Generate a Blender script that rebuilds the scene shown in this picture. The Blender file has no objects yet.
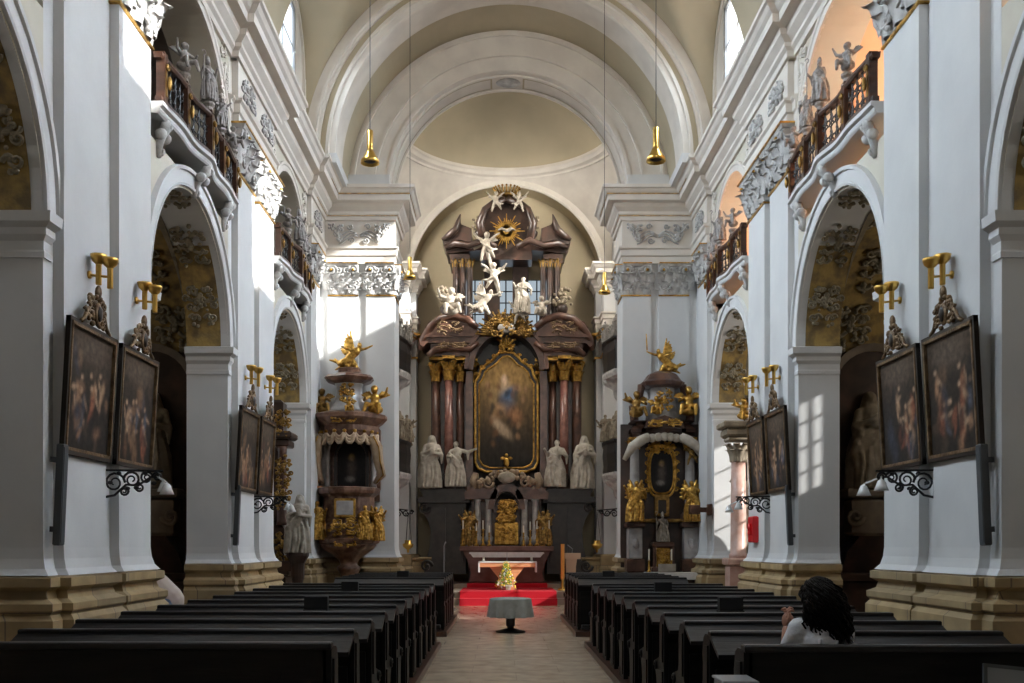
import bpy, bmesh, math, random
from mathutils import Vector, Matrix, noise
C = bpy.context.scene.collection
PI = math.pi
CAMX = -0.205
def PX(px, Y): return (px - 499.5) * Y / 1000.0 + CAMX
def PZ(py, Y): return 1.6 + (545.5 - py) * Y / 1000.0

# ------------------------------------------------------------------ materials
MATS = {}
def mat(name, col, rough=0.6, metal=0.0, col2=None, nscale=3.0, bump=0.0, bscale=20.0, spec=0.5, stretch=None, ramp=(0.35, 0.65), detail=5.0):
    if name in MATS: return MATS[name]
    m = bpy.data.materials.new(name); m.use_nodes = True
    nt = m.node_tree; n = nt.nodes; l = nt.links
    b = n['Principled BSDF']
    b.inputs['Base Color'].default_value = (*col, 1)
    b.inputs['Roughness'].default_value = rough
    b.inputs['Metallic'].default_value = metal
    b.inputs['Specular IOR Level'].default_value = spec
    tc = n.new('ShaderNodeTexCoord'); mp = n.new('ShaderNodeMapping')
    l.new(tc.outputs['Object'], mp.inputs['Vector'])
    if stretch: mp.inputs['Scale'].default_value = stretch
    if col2:
        t = n.new('ShaderNodeTexNoise'); t.inputs['Scale'].default_value = nscale; t.inputs['Detail'].default_value = detail
        r = n.new('ShaderNodeValToRGB')
        r.color_ramp.elements[0].position = ramp[0]; r.color_ramp.elements[1].position = ramp[1]
        r.color_ramp.elements[0].color = (*col, 1); r.color_ramp.elements[1].color = (*col2, 1)
        l.new(mp.outputs[0], t.inputs['Vector']); l.new(t.outputs['Fac'], r.inputs[0]); l.new(r.outputs[0], b.inputs['Base Color'])
    if bump:
        t2 = n.new('ShaderNodeTexNoise'); t2.inputs['Scale'].default_value = bscale; t2.inputs['Detail'].default_value = 4
        bp = n.new('ShaderNodeBump'); bp.inputs['Strength'].default_value = bump; bp.inputs['Distance'].default_value = 0.02
        l.new(mp.outputs[0], t2.inputs['Vector']); l.new(t2.outputs['Fac'], bp.inputs['Height']); l.new(bp.outputs[0], b.inputs['Normal'])
    MATS[name] = m
    return m

def brick_mat(name, c1, c2, mortar, scale, bw, bh, msize=0.01, rough=0.7, vec='Object', rot=None, bump=0.3):
    m = bpy.data.materials.new(name); m.use_nodes = True
    nt = m.node_tree; n = nt.nodes; l = nt.links; b = n['Principled BSDF']
    tc = n.new('ShaderNodeTexCoord'); sep = n.new('ShaderNodeSeparateXYZ'); cmb = n.new('ShaderNodeCombineXYZ')
    l.new(tc.outputs['Object'], sep.inputs[0])
    if vec == 'wall':
        ad = n.new('ShaderNodeMath'); ad.operation = 'ADD'
        l.new(sep.outputs['X'], ad.inputs[0]); l.new(sep.outputs['Y'], ad.inputs[1])
        l.new(ad.outputs[0], cmb.inputs['X']); l.new(sep.outputs['Z'], cmb.inputs['Y'])
    else:
        l.new(sep.outputs['X'], cmb.inputs['X']); l.new(sep.outputs['Y'], cmb.inputs['Y'])
    mp = n.new('ShaderNodeMapping'); l.new(cmb.outputs[0], mp.inputs['Vector'])
    if rot: mp.inputs['Rotation'].default_value = (0, 0, rot)
    br = n.new('ShaderNodeTexBrick'); l.new(mp.outputs[0], br.inputs['Vector'])
    br.inputs['Color1'].default_value = (*c1, 1); br.inputs['Color2'].default_value = (*c2, 1); br.inputs['Mortar'].default_value = (*mortar, 1)
    br.inputs['Scale'].default_value = scale; br.inputs['Brick Width'].default_value = bw; br.inputs['Row Height'].default_value = bh
    br.inputs['Mortar Size'].default_value = msize
    ns = n.new('ShaderNodeTexNoise'); ns.inputs['Scale'].default_value = 4; ns.inputs['Detail'].default_value = 8
    l.new(tc.outputs['Object'], ns.inputs['Vector'])
    mx = n.new('ShaderNodeMixRGB'); mx.blend_type = 'MULTIPLY'; mx.inputs[0].default_value = 0.5
    rp = n.new('ShaderNodeValToRGB'); rp.color_ramp.elements[0].position = 0.3; rp.color_ramp.elements[1].position = 0.7
    rp.color_ramp.elements[0].color = (0.45, 0.42, 0.4, 1); rp.color_ramp.elements[1].color = (1.1, 1.1, 1.1, 1)
    l.new(ns.outputs['Fac'], rp.inputs[0]); l.new(br.outputs['Color'], mx.inputs[1]); l.new(rp.outputs[0], mx.inputs[2])
    l.new(mx.outputs[0], b.inputs['Base Color']); b.inputs['Roughness'].default_value = rough
    bp = n.new('ShaderNodeBump'); bp.inputs['Strength'].default_value = bump; bp.inputs['Distance'].default_value = 0.02; bp.invert = True
    l.new(br.outputs['Fac'], bp.inputs['Height']); l.new(bp.outputs[0], b.inputs['Normal'])
    MATS[name] = m
    return m

PLASTER = mat('plaster_white', (0.70, 0.70, 0.69), 0.8, 0, (0.60, 0.60, 0.60), 1.2, 0.08, 14, ramp=(0.3, 0.75))
PLASTER_MOULD = mat('plaster_moulding', (0.76, 0.71, 0.64), 0.8, 0, (0.67, 0.62, 0.56), 2.0, 0.05, 20)
CREAM = mat('plaster_cream', (0.66, 0.62, 0.52), 0.85, 0, (0.58, 0.54, 0.45), 1.5, 0.05, 12)
TAN = mat('plaster_tan', (0.43, 0.37, 0.26), 0.85, 0, (0.51, 0.44, 0.31), 0.9, 0.05, 10, ramp=(0.3, 0.7))
STUCCO = mat('stucco_grey', (0.36, 0.35, 0.34), 0.7, 0, (0.62, 0.61, 0.59), 6.0, 0.3, 25)
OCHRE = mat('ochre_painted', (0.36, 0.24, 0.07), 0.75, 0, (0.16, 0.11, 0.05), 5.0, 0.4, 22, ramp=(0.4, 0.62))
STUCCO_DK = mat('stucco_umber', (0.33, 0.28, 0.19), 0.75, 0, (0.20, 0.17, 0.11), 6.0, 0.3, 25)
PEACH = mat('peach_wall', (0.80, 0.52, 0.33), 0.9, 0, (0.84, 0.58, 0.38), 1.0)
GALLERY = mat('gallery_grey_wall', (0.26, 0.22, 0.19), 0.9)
SAND = brick_mat('sandstone_blocks', (0.44, 0.32, 0.16), (0.33, 0.25, 0.14), (0.20, 0.15, 0.10), 1.0, 0.85, 0.5, 0.008, vec='wall')
FLOOR = brick_mat('floor_stone', (0.62, 0.49, 0.36), (0.58, 0.455, 0.33), (0.50, 0.39, 0.29), 1.0, 1.1, 0.7, 0.005, rough=0.18, rot=0.0, bump=0.05)
GOLD = mat('gilding', (0.72, 0.43, 0.10), 0.30, 0.9, (0.26, 0.13, 0.025), 8.0, 0.5, 30)
BRONZE = mat('dull_bronze', (0.26, 0.17, 0.09), 0.45, 0.5, (0.10, 0.06, 0.03), 8.0, 0.5, 30)
GOLD_OLD = mat('old_gilding', (0.46, 0.28, 0.08), 0.42, 0.8, (0.13, 0.07, 0.02), 8.0, 0.5, 30)
BRASS = mat('brass', (0.75, 0.47, 0.12), 0.28, 1.0)
MARB_RED = mat('red_brown_marble', (0.055, 0.025, 0.017), 0.3, 0, (0.14, 0.068, 0.045), 3.5, 0.05, 20)
PULPIT_SUNLIT = mat('pulpit_marble_sunlit', (0.10, 0.045, 0.028), 0.3, 0, (0.24, 0.135, 0.09), 7.0, 0.1, 20, ramp=(0.4, 0.62))  # lighter copy of the red-brown marble, sun spots put into the colour
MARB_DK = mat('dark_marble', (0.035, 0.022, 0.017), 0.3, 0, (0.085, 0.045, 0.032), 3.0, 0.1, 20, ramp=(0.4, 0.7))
MARB_GREY = mat('grey_marble', (0.30, 0.28, 0.27), 0.3, 0, (0.48, 0.45, 0.43), 5.0)
BLACKISH = mat('dark_wood_panel', (0.028, 0.024, 0.022), 0.4, 0, (0.05, 0.042, 0.036), 4.0)
STATUE_W = mat('statue_white', (0.40, 0.35, 0.29), 0.6, 0, (0.25, 0.22, 0.17), 5.0, 0.2, 20)
STATUE_G = mat('statue_grey', (0.36, 0.33, 0.30), 0.6, 0, (0.24, 0.22, 0.20), 5.0, 0.2, 20)
STATUE_DIM = mat('statue_aged', (0.33, 0.27, 0.19), 0.7, 0, (0.20, 0.16, 0.11), 5.0, 0.2, 20)
PEW = mat('pew_dark_wood', (0.004, 0.0035, 0.0035), 0.45, 0, (0.009, 0.008, 0.007), 3.0, 0.12, 12, spec=0.22, stretch=(0.6, 6, 6))
PEW_TOP = mat('pew_top_wood', (0.008, 0.008, 0.009), 0.34, 0, (0.022, 0.021, 0.022), 3.0, 0.12, 12, spec=0.35, stretch=(0.5, 8, 8))  # paler and glossier than the rest of the pew
BOX_BLACK = mat('matt_black', (0.006, 0.006, 0.007), 0.7)
WOOD_BR = mat('brown_wood', (0.075, 0.030, 0.016), 0.35, 0, (0.04, 0.017, 0.010), 4.0, 0.1, 15, stretch=(1, 1, 5))
WOOD_LT = mat('light_wood', (0.78, 0.36, 0.17), 0.5, 0, (0.68, 0.30, 0.14), 4.0, stretch=(1, 1, 6))
GRILLE_M = mat('dark_iron', (0.018, 0.017, 0.018), 0.45, 0.3)
CARPET = mat('red_carpet', (0.55, 0.006, 0.02), 0.95, 0, (0.45, 0.004, 0.015), 60.0, 0.3, 120)
CLOTH_W = mat('white_cloth', (0.78, 0.76, 0.74), 0.9, 0, (0.70, 0.68, 0.66), 8, 0.1, 30)
CLOTH_G = mat('grey_cloth', (0.34, 0.35, 0.33), 0.9, 0, (0.28, 0.29, 0.27), 8, 0.1, 30)
FRAME_DK = mat('frame_black', (0.02, 0.014, 0.01), 0.35)
GLASSW = mat('frosted_glass_shade', (0.8, 0.8, 0.8), 0.25)
SPEAKER = mat('speaker_grey', (0.07, 0.075, 0.08), 0.6)
RED = mat('red_enamel', (0.65, 0.015, 0.02), 0.4)
GREEN = mat('leaf_green', (0.20, 0.36, 0.06), 0.6, 0, (0.10, 0.22, 0.04), 20)
YELLOW = mat('flower_yellow', (0.85, 0.65, 0.08), 0.6)
WHITE = mat('petal_white', (0.85, 0.83, 0.78), 0.6)
WAX = mat('wax', (0.80, 0.74, 0.62), 0.5)
STEEL = mat('steel_grey', (0.35, 0.36, 0.37), 0.35, 0.8)
SKIN = mat('skin', (0.50, 0.26, 0.18), 0.55, 0, (0.42, 0.20, 0.13), 12)
HAIR = mat('dark_curly_hair', (0.006, 0.0035, 0.002), 0.75, spec=0.2)
SHIRT = mat('white_shirt', (0.88, 0.88, 0.92), 0.9, 0, (0.68, 0.68, 0.72), 12, 0.5, 25)
JACKET = mat('beige_jacket', (0.50, 0.42, 0.35), 0.9, 0, (0.55, 0.44, 0.40), 8)
JEANS = mat('blue_jeans', (0.12, 0.16, 0.25), 0.9)

def glass_mat(name, col, emis, trans):
    m = bpy.data.materials.new(name); m.use_nodes = True
    nt = m.node_tree; n = nt.nodes; l = nt.links
    n.remove(n['Principled BSDF']); out = n['Material Output']
    tr = n.new('ShaderNodeBsdfTransparent'); em = n.new('ShaderNodeEmission'); mx = n.new('ShaderNodeMixShader')
    em.inputs['Color'].default_value = (*col, 1); em.inputs['Strength'].default_value = emis
    mx.inputs[0].default_value = 1 - trans
    tr.inputs['Color'].default_value = (0.95, 0.97, 1, 1)
    l.new(tr.outputs[0], mx.inputs[1]); l.new(em.outputs[0], mx.inputs[2]); l.new(mx.outputs[0], out.inputs['Surface'])
    return m
WINDOW_GLASS = glass_mat('bright_window_glass', (0.86, 0.93, 1.0), 2.2, 0.5)
CHAPEL_GLASS = glass_mat('chapel_window_glass', (0.86, 0.93, 1.0), 1.6, 0.01)
BAY_GLASS = glass_mat('bay_window_glass', (0.9, 0.93, 1.0), 1.6, 0.35)
ADDED_GLASS = glass_mat('added_window_glass', (0.9, 0.93, 1.0), 1.2, 0.32)  # glass of the made-up low window in the chancel wall
APSE_GLASS = glass_mat('apse_window_glass', (0.62, 0.72, 0.78), 0.55, 0.3)

def attr_mat():
    m = bpy.data.materials.new('oil_paint'); m.use_nodes = True
    n = m.node_tree.nodes; l = m.node_tree.links; b = n['Principled BSDF']
    a = n.new('ShaderNodeAttribute'); a.attribute_name = 'Col'
    t = n.new('ShaderNodeTexNoise'); t.inputs['Scale'].default_value = 14; t.inputs['Detail'].default_value = 6
    r = n.new('ShaderNodeValToRGB'); r.color_ramp.elements[0].color = (0.45, 0.42, 0.4, 1); r.color_ramp.elements[1].color = (1.35, 1.3, 1.2, 1)
    r.color_ramp.elements[0].position = 0.3; r.color_ramp.elements[1].position = 0.7
    mx = n.new('ShaderNodeMixRGB'); mx.blend_type = 'MULTIPLY'; mx.inputs[0].default_value = 0.8
    l.new(t.outputs['Fac'], r.inputs[0]); l.new(a.outputs['Color'], mx.inputs[1]); l.new(r.outputs[0], mx.inputs[2]); l.new(mx.outputs[0], b.inputs['Base Color'])
    b.inputs['Roughness'].default_value = 0.6; b.inputs['Specular IOR Level'].default_value = 0.25
    return m
PAINT = attr_mat()

# ------------------------------------------------------------------ mesh builder
class MB:
    def __init__(s, T=None): s.v = []; s.f = []; s.mi = []; s.m = 0; s.T = T or Matrix.Identity(4); s.sm = []; s.smooth = False
    def add(s, vs, fs):
        b = len(s.v); T = s.T
        s.v += [tuple(T @ Vector(v)) for v in vs]
        for f in fs: s.f.append([b + i for i in f]); s.mi.append(s.m); s.sm.append(s.smooth)
    def box(s, x0, x1, y0, y1, z0, z1, taper=0.0):
        t = taper
        vs = [(x0,y0,z0),(x1,y0,z0),(x1,y1,z0),(x0,y1,z0),(x0+t,y0+t,z1),(x1-t,y0+t,z1),(x1-t,y1-t,z1),(x0+t,y1-t,z1)]
        s.add(vs, [(0,3,2,1),(4,5,6,7),(0,1,5,4),(1,2,6,5),(2,3,7,6),(3,0,4,7)])
    def bbox(s, x0, x1, y0, y1, z0, z1, b=0.01):      # box with chamfered top and bottom
        def ring(z, o): return [(x0+o,y0+o,z),(x1-o,y0+o,z),(x1-o,y1-o,z),(x0+o,y1-o,z)]
        vs = ring(z0, b) + ring(z0+b, 0) + ring(z1-b, 0) + ring(z1, b)
        fs = [(3,2,1,0),(12,13,14,15)]
        for k in range(3):
            for i in range(4):
                j = (i+1) % 4; fs.append((4*k+i, 4*k+j, 4*k+4+j, 4*k+4+i))
        s.add(vs, fs)
    def lathe(s, prof, c=(0,0,0), n=16, ripple=0, k=0, sx=1, sy=1, ph=0.0, a0=0.0, a1=None, caps=True):
        vs = []; full = a1 is None; aa = 2*PI if full else a1 - a0; m = n if full else n + 1
        for (r, z) in prof:
            for i in range(m):
                a = a0 + aa*i/n; rr = r*(1 + ripple*math.sin(k*a + ph + z*2))
                vs.append((c[0]+rr*math.cos(a)*sx, c[1]+rr*math.sin(a)*sy, c[2]+z))
        fs = []
        for j in range(len(prof)-1):
            for i in range(n):
                i2 = (i+1) % m
                fs.append((j*m+i, j*m+i2, (j+1)*m+i2, (j+1)*m+i))
        if full and caps:
            if prof[0][0] > 1e-5: fs.append(tuple(range(n))[::-1])
            if prof[-1][0] > 1e-5: fs.append(tuple((len(prof)-1)*n+i for i in range(n)))
        s.add(vs, fs)
    def tube(s, pts, r, n=6, caps=True):
        pts = [Vector(p) for p in pts]; N = len(pts)
        if not hasattr(r, '__len__'): r = [r]*N
        vs = []; up = None
        for i, p in enumerate(pts):
            d = (pts[min(i+1, N-1)] - pts[max(i-1, 0)])
            if d.length < 1e-9: d = Vector((0,0,1))
            d.normalize()
            if up is None:
                up = d.cross(Vector((0.13,0.27,0.95)));
                if up.length < 0.05: up = d.cross(Vector((1,0,0)))
            up = up - d*up.dot(d)
            if up.length < 1e-6: up = d.orthogonal()
            up.normalize(); w = d.cross(up)
            for k in range(n):
                a = 2*PI*k/n; vs.append(tuple(p + (up*math.cos(a) + w*math.sin(a))*r[i]))
        fs = [(i*n+k, i*n+(k+1)%n, (i+1)*n+(k+1)%n, (i+1)*n+k) for i in range(N-1) for k in range(n)]
        if caps: fs += [tuple(range(n))[::-1], tuple((N-1)*n+k for k in range(n))]
        s.add(vs, fs)
    def ball(s, c, r, n=8, m=6, R=None):
        if not hasattr(r, '__len__'): r = (r, r, r)
        vs = [(0,0,-1)]
        for j in range(1, m):
            b = -PI/2 + PI*j/m
            vs += [(math.cos(b)*math.cos(2*PI*i/n), math.cos(b)*math.sin(2*PI*i/n), math.sin(b)) for i in range(n)]
        vs.append((0,0,1))
        out = []
        for v in vs:
            q = Vector((v[0]*r[0], v[1]*r[1], v[2]*r[2]))
            if R is not None: q = R @ q
            out.append(tuple(q + Vector(c)))
        fs = [(0, 1+(i+1)%n, 1+i) for i in range(n)]
        for j in range(m-2):
            fs += [(1+j*n+i, 1+j*n+(i+1)%n, 1+(j+1)*n+(i+1)%n, 1+(j+1)*n+i) for i in range(n)]
        L = len(vs)-1
        fs += [(L, L-n+i, L-n+(i+1)%n) for i in range(n)]
        s.add(out, fs)
    def cap(s, p0, p1, r0, r1, n=8):                  # tapered capsule
        p0 = Vector(p0); p1 = Vector(p1); d = p1-p0; L = d.length; d = d/max(L,1e-6)
        pts = []; rr = []
        for k in range(4):
            a = PI/2*k/3 - PI/2; pts.append(p0 + d*(r0*math.sin(a))); rr.append(max(r0*math.cos(a), 0.001))
        for k in range(1, 5):
            a = PI/2*(k-1)/3; pts.append(p1 + d*(r1*math.sin(a))); rr.append(max(r1*math.cos(a), 0.001))
        s.tube(pts, rr, n)
    def prism(s, poly, a, b, axis='y'):
        n = len(poly)
        def P(u, v, w): return {'y': (u, w, v), 'x': (w, u, v), 'z': (u, v, w)}[axis]
        vs = [P(u, v, a) for u, v in poly] + [P(u, v, b) for u, v in poly]
        s.add(vs, [tuple(range(n))[::-1], tuple(range(n, 2*n))] + [(i, (i+1)%n, n+(i+1)%n, n+i) for i in range(n)])
    def sweep(s, path, prof, side=1, closed=False, caps=True):
        P = [Vector((p[0], p[1])) for p in path]; N = len(P); K = len(prof)
        vs = []
        for i in range(N):
            if closed: d0 = (P[i]-P[i-1]).normalized(); d1 = (P[(i+1)%N]-P[i]).normalized()
            else:
                d1 = (P[min(i+1,N-1)]-P[min(i,N-2)]).normalized(); d0 = (P[max(i,1)]-P[max(i-1,0)]).normalized()
            n0 = Vector((-d0.y, d0.x))*side; n1 = Vector((-d1.y, d1.x))*side
            m = (n0+n1); q = m.length
            m = m/q if q > 1e-6 else n0
            sc = 1/max(0.3, m.dot(n1))
            for (o, z) in prof: vs.append((P[i].x+m.x*o*sc, P[i].y+m.y*o*sc, z))
        fs = []
        for i in range(N if closed else N-1):
            j = (i+1) % N
            for k in range(K-1): fs.append((i*K+k, j*K+k, j*K+k+1, i*K+k+1))
        if caps and not closed and K > 2:
            fs.append(tuple(range(K))); fs.append(tuple((N-1)*K+k for k in range(K))[::-1])
        s.add(vs, fs)
    def grid(s, fn, nu, nv):
        vs = [fn(i/nu, j/nv) for j in range(nv+1) for i in range(nu+1)]
        s.add(vs, [(j*(nu+1)+i, j*(nu+1)+i+1, (j+1)*(nu+1)+i+1, (j+1)*(nu+1)+i) for j in range(nv) for i in range(nu)])

def obj(name, mb, mats, parent=None, smooth=None):
    me = bpy.data.meshes.new(name)
    vs = mb.v
    if parent is not None and 'org' in parent.keys():
        o = parent['org']; vs = [(x-o[0], y-o[1], z-o[2]) for x, y, z in vs]
    me.from_pydata(vs, [], mb.f)
    if not isinstance(mats, (list, tuple)): mats = [mats]
    for m in mats: me.materials.append(m)
    if len(mats) > 1: me.polygons.foreach_set('material_index', mb.mi)
    sm = mb.sm if smooth is None else [smooth]*len(mb.f)
    me.polygons.foreach_set('use_smooth', sm)
    bm = bmesh.new(); bm.from_mesh(me); bmesh.ops.recalc_face_normals(bm, faces=bm.faces); bm.to_mesh(me); bm.free()
    me.update()
    o = bpy.data.objects.new(name, me); C.objects.link(o)
    if parent is not None:
        o.parent = parent
        if 'org' in parent.keys(): o['org'] = list(parent['org'])
    return o
def tag(o, label, cat=None, group=None):
    o['label'] = label
    if cat: o['category'] = cat
    if group: o['group'] = group
    return o
def struct(name, mb, mats, parent=None, smooth=None):
    o = obj(name, mb, mats, parent, smooth)
    if parent is None: o['kind'] = 'structure'
    return o
def thing(name, label, cat, loc=(0,0,0), rz=0, group=None, world=False):
    """an Empty at the base; world=True: children are given in world coordinates"""
    o = bpy.data.objects.new(name, None); C.objects.link(o); o.empty_display_size = 0.2
    o.location = loc; o.rotation_euler = (0,0,rz)
    if world: o['org'] = list(loc)
    return tag(o, label, cat, group)
def dup(root, loc, rz=0, label=None, group=None, scale=None):
    def cp(o, parent):
        c = o.copy(); C.objects.link(c)
        if parent is not None: c.parent = parent
        for ch in [x for x in KIDS.get(o.name, [])]: cp(ch, c)
        return c
    r = cp(root, None); r.location = loc; r.rotation_euler = (0,0,rz)
    if scale: r.scale = scale
    if label: r['label'] = label
    if group: r['group'] = group
    return r
KIDS = {}
def kids():
    KIDS.clear()
    for o in bpy.data.objects:
        if o.parent: KIDS.setdefault(o.parent.name, []).append(o)

def remesh(mb, voxel, smooth_it=2):
    """closed overlapping shapes -> one continuous mesh datablock"""
    me = bpy.data.meshes.new('tmp'); me.from_pydata(mb.v, [], mb.f)
    bm = bmesh.new(); bm.from_mesh(me); bmesh.ops.recalc_face_normals(bm, faces=bm.faces); bm.to_mesh(me); bm.free()
    o = bpy.data.objects.new('tmp', me); C.objects.link(o)
    m = o.modifiers.new('r', 'REMESH'); m.mode = 'VOXEL'; m.voxel_size = voxel; m.use_smooth_shade = True
    if smooth_it:
        q = o.modifiers.new('s', 'SMOOTH'); q.iterations = smooth_it; q.factor = 0.5
    dg = bpy.context.evaluated_depsgraph_get(); dg.update()
    out = bpy.data.meshes.new_from_object(o.evaluated_get(dg))
    bpy.data.objects.remove(o); bpy.data.meshes.remove(me)
    out.materials.clear()
    return out
def mesh_obj(name, me, material, parent=None, loc=(0,0,0), rz=0, scale=1.0, copy=True):
    if material is not None:
        key = me.name + '|' + material.name
        if key not in VARS:
            m2 = me.copy(); m2.materials.clear(); m2.materials.append(material); VARS[key] = m2
        me = VARS[key]
    o = bpy.data.objects.new(name, me); C.objects.link(o)
    if parent is not None:
        o.parent = parent
        if 'org' in parent.keys(): loc = Vector(loc) - Vector(parent['org'])
    o.location = loc; o.rotation_euler = (0,0,rz) if not hasattr(rz, '__len__') else rz
    o.scale = scale if hasattr(scale, '__len__') else (scale,)*3
    return o
VARS = {}

# ------------------------------------------------------------------ ornament
def spiral(mp, c, r, turns, a0, sgn, rt, mb, n=14, ns=5, r1=0.15, lift=1.0):
    pts = []; rr = []
    for i in range(n+1):
        t = i/n; a = a0 + sgn*turns*2*PI*t; R = r*(1-(1-r1)*t)
        pts.append(mp(c[0]+R*math.cos(a), c[1]+R*math.sin(a), rt*(0.5+lift*t))); rr.append(rt*(1.1-0.5*t))
    mb.tube(pts, rr, ns)
def curve(mp, pts2, r0, r1, mb, ns=5):
    n = len(pts2)
    mb.tube([mp(u, v, r0*0.5) for u, v in pts2], [r0+(r1-r0)*i/(n-1) for i in range(n)], ns)
def rocaille(mp, W, H, seed, mb, k=6, rt=0.03):
    """symmetrical cluster of scrolls, leaves and a centre shell; mp(u,v,n) places it"""
    rd = random.Random(seed)
    mb.smooth = True
    for sg in (-1, 1):
        for i in range(k):
            t = (i+0.5)/k; v = -H/2 + H*t + rd.uniform(-0.05, 0.05)*H
            L = W/2*(0.45+0.55*math.sin(PI*(0.15+0.75*t)))*rd.uniform(0.75, 1.1); r = rd.uniform(0.10, 0.17)*min(W, H)
            bend = rd.choice((-1, 1))*rd.uniform(0.1, 0.3)*H*0.5
            pts = [(sg*(0.08*W + (L-0.08*W)*q), v + bend*math.sin(PI*q)) for q in [j/6 for j in range(7)]]
            curve(mp, pts, rt*1.3, rt*0.8, mb)
            spiral(mp, (sg*L, v + bend*0.2), r, 1.2, 0 if bend > 0 else PI, sg*(1 if bend > 0 else -1), rt*0.9, mb)
            for q in range(3):
                u = sg*L*rd.uniform(0.3, 1.0); vv = v + rd.uniform(-0.5, 0.5)*H/k*1.5
                p = Vector(mp(u, vv, rt*0.6)); mb.ball(p, rt*rd.uniform(1.0, 1.8), 6, 4)
    for i in range(7):
        a = PI*(0.1+0.8*i/6); mb.tube([mp(0, -H*0.05, rt), mp(math.cos(a)*W*0.10, -H*0.05+math.sin(a)*H*0.28, rt*1.2)], [rt*0.7, rt*1.4], 5)
    mb.ball(mp(0, -H*0.08, rt), min(W, H)*0.10, 8, 6)
    mb.smooth = False
def leaf(mp, u, v, w, h, curl, mb):
    vs = []; nu, nv = 4, 6
    for j in range(nv+1):
        t = j/nv; ww = w*(0.55+0.55*math.sin(PI*min(1, t*1.05)))*(1-0.55*t**3)
        n = curl*(t**2.2)*1.0; zz = v + h*t - (h*0.22 if t > 0.93 else 0)
        for i in range(nu+1):
            s = i/nu*2-1
            vs.append(mp(u+s*ww/2*(1+0.12*math.sin(j*2.7)), zz, n + 0.012 + (1-abs(s))*w*0.16 + (0.03*w if i % 2 else 0)))
    mb.smooth = True
    mb.add(vs, [(j*(nu+1)+i, j*(nu+1)+i+1, (j+1)*(nu+1)+i+1, (j+1)*(nu+1)+i) for j in range(nv) for i in range(nu)])
    mb.smooth = False

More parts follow.
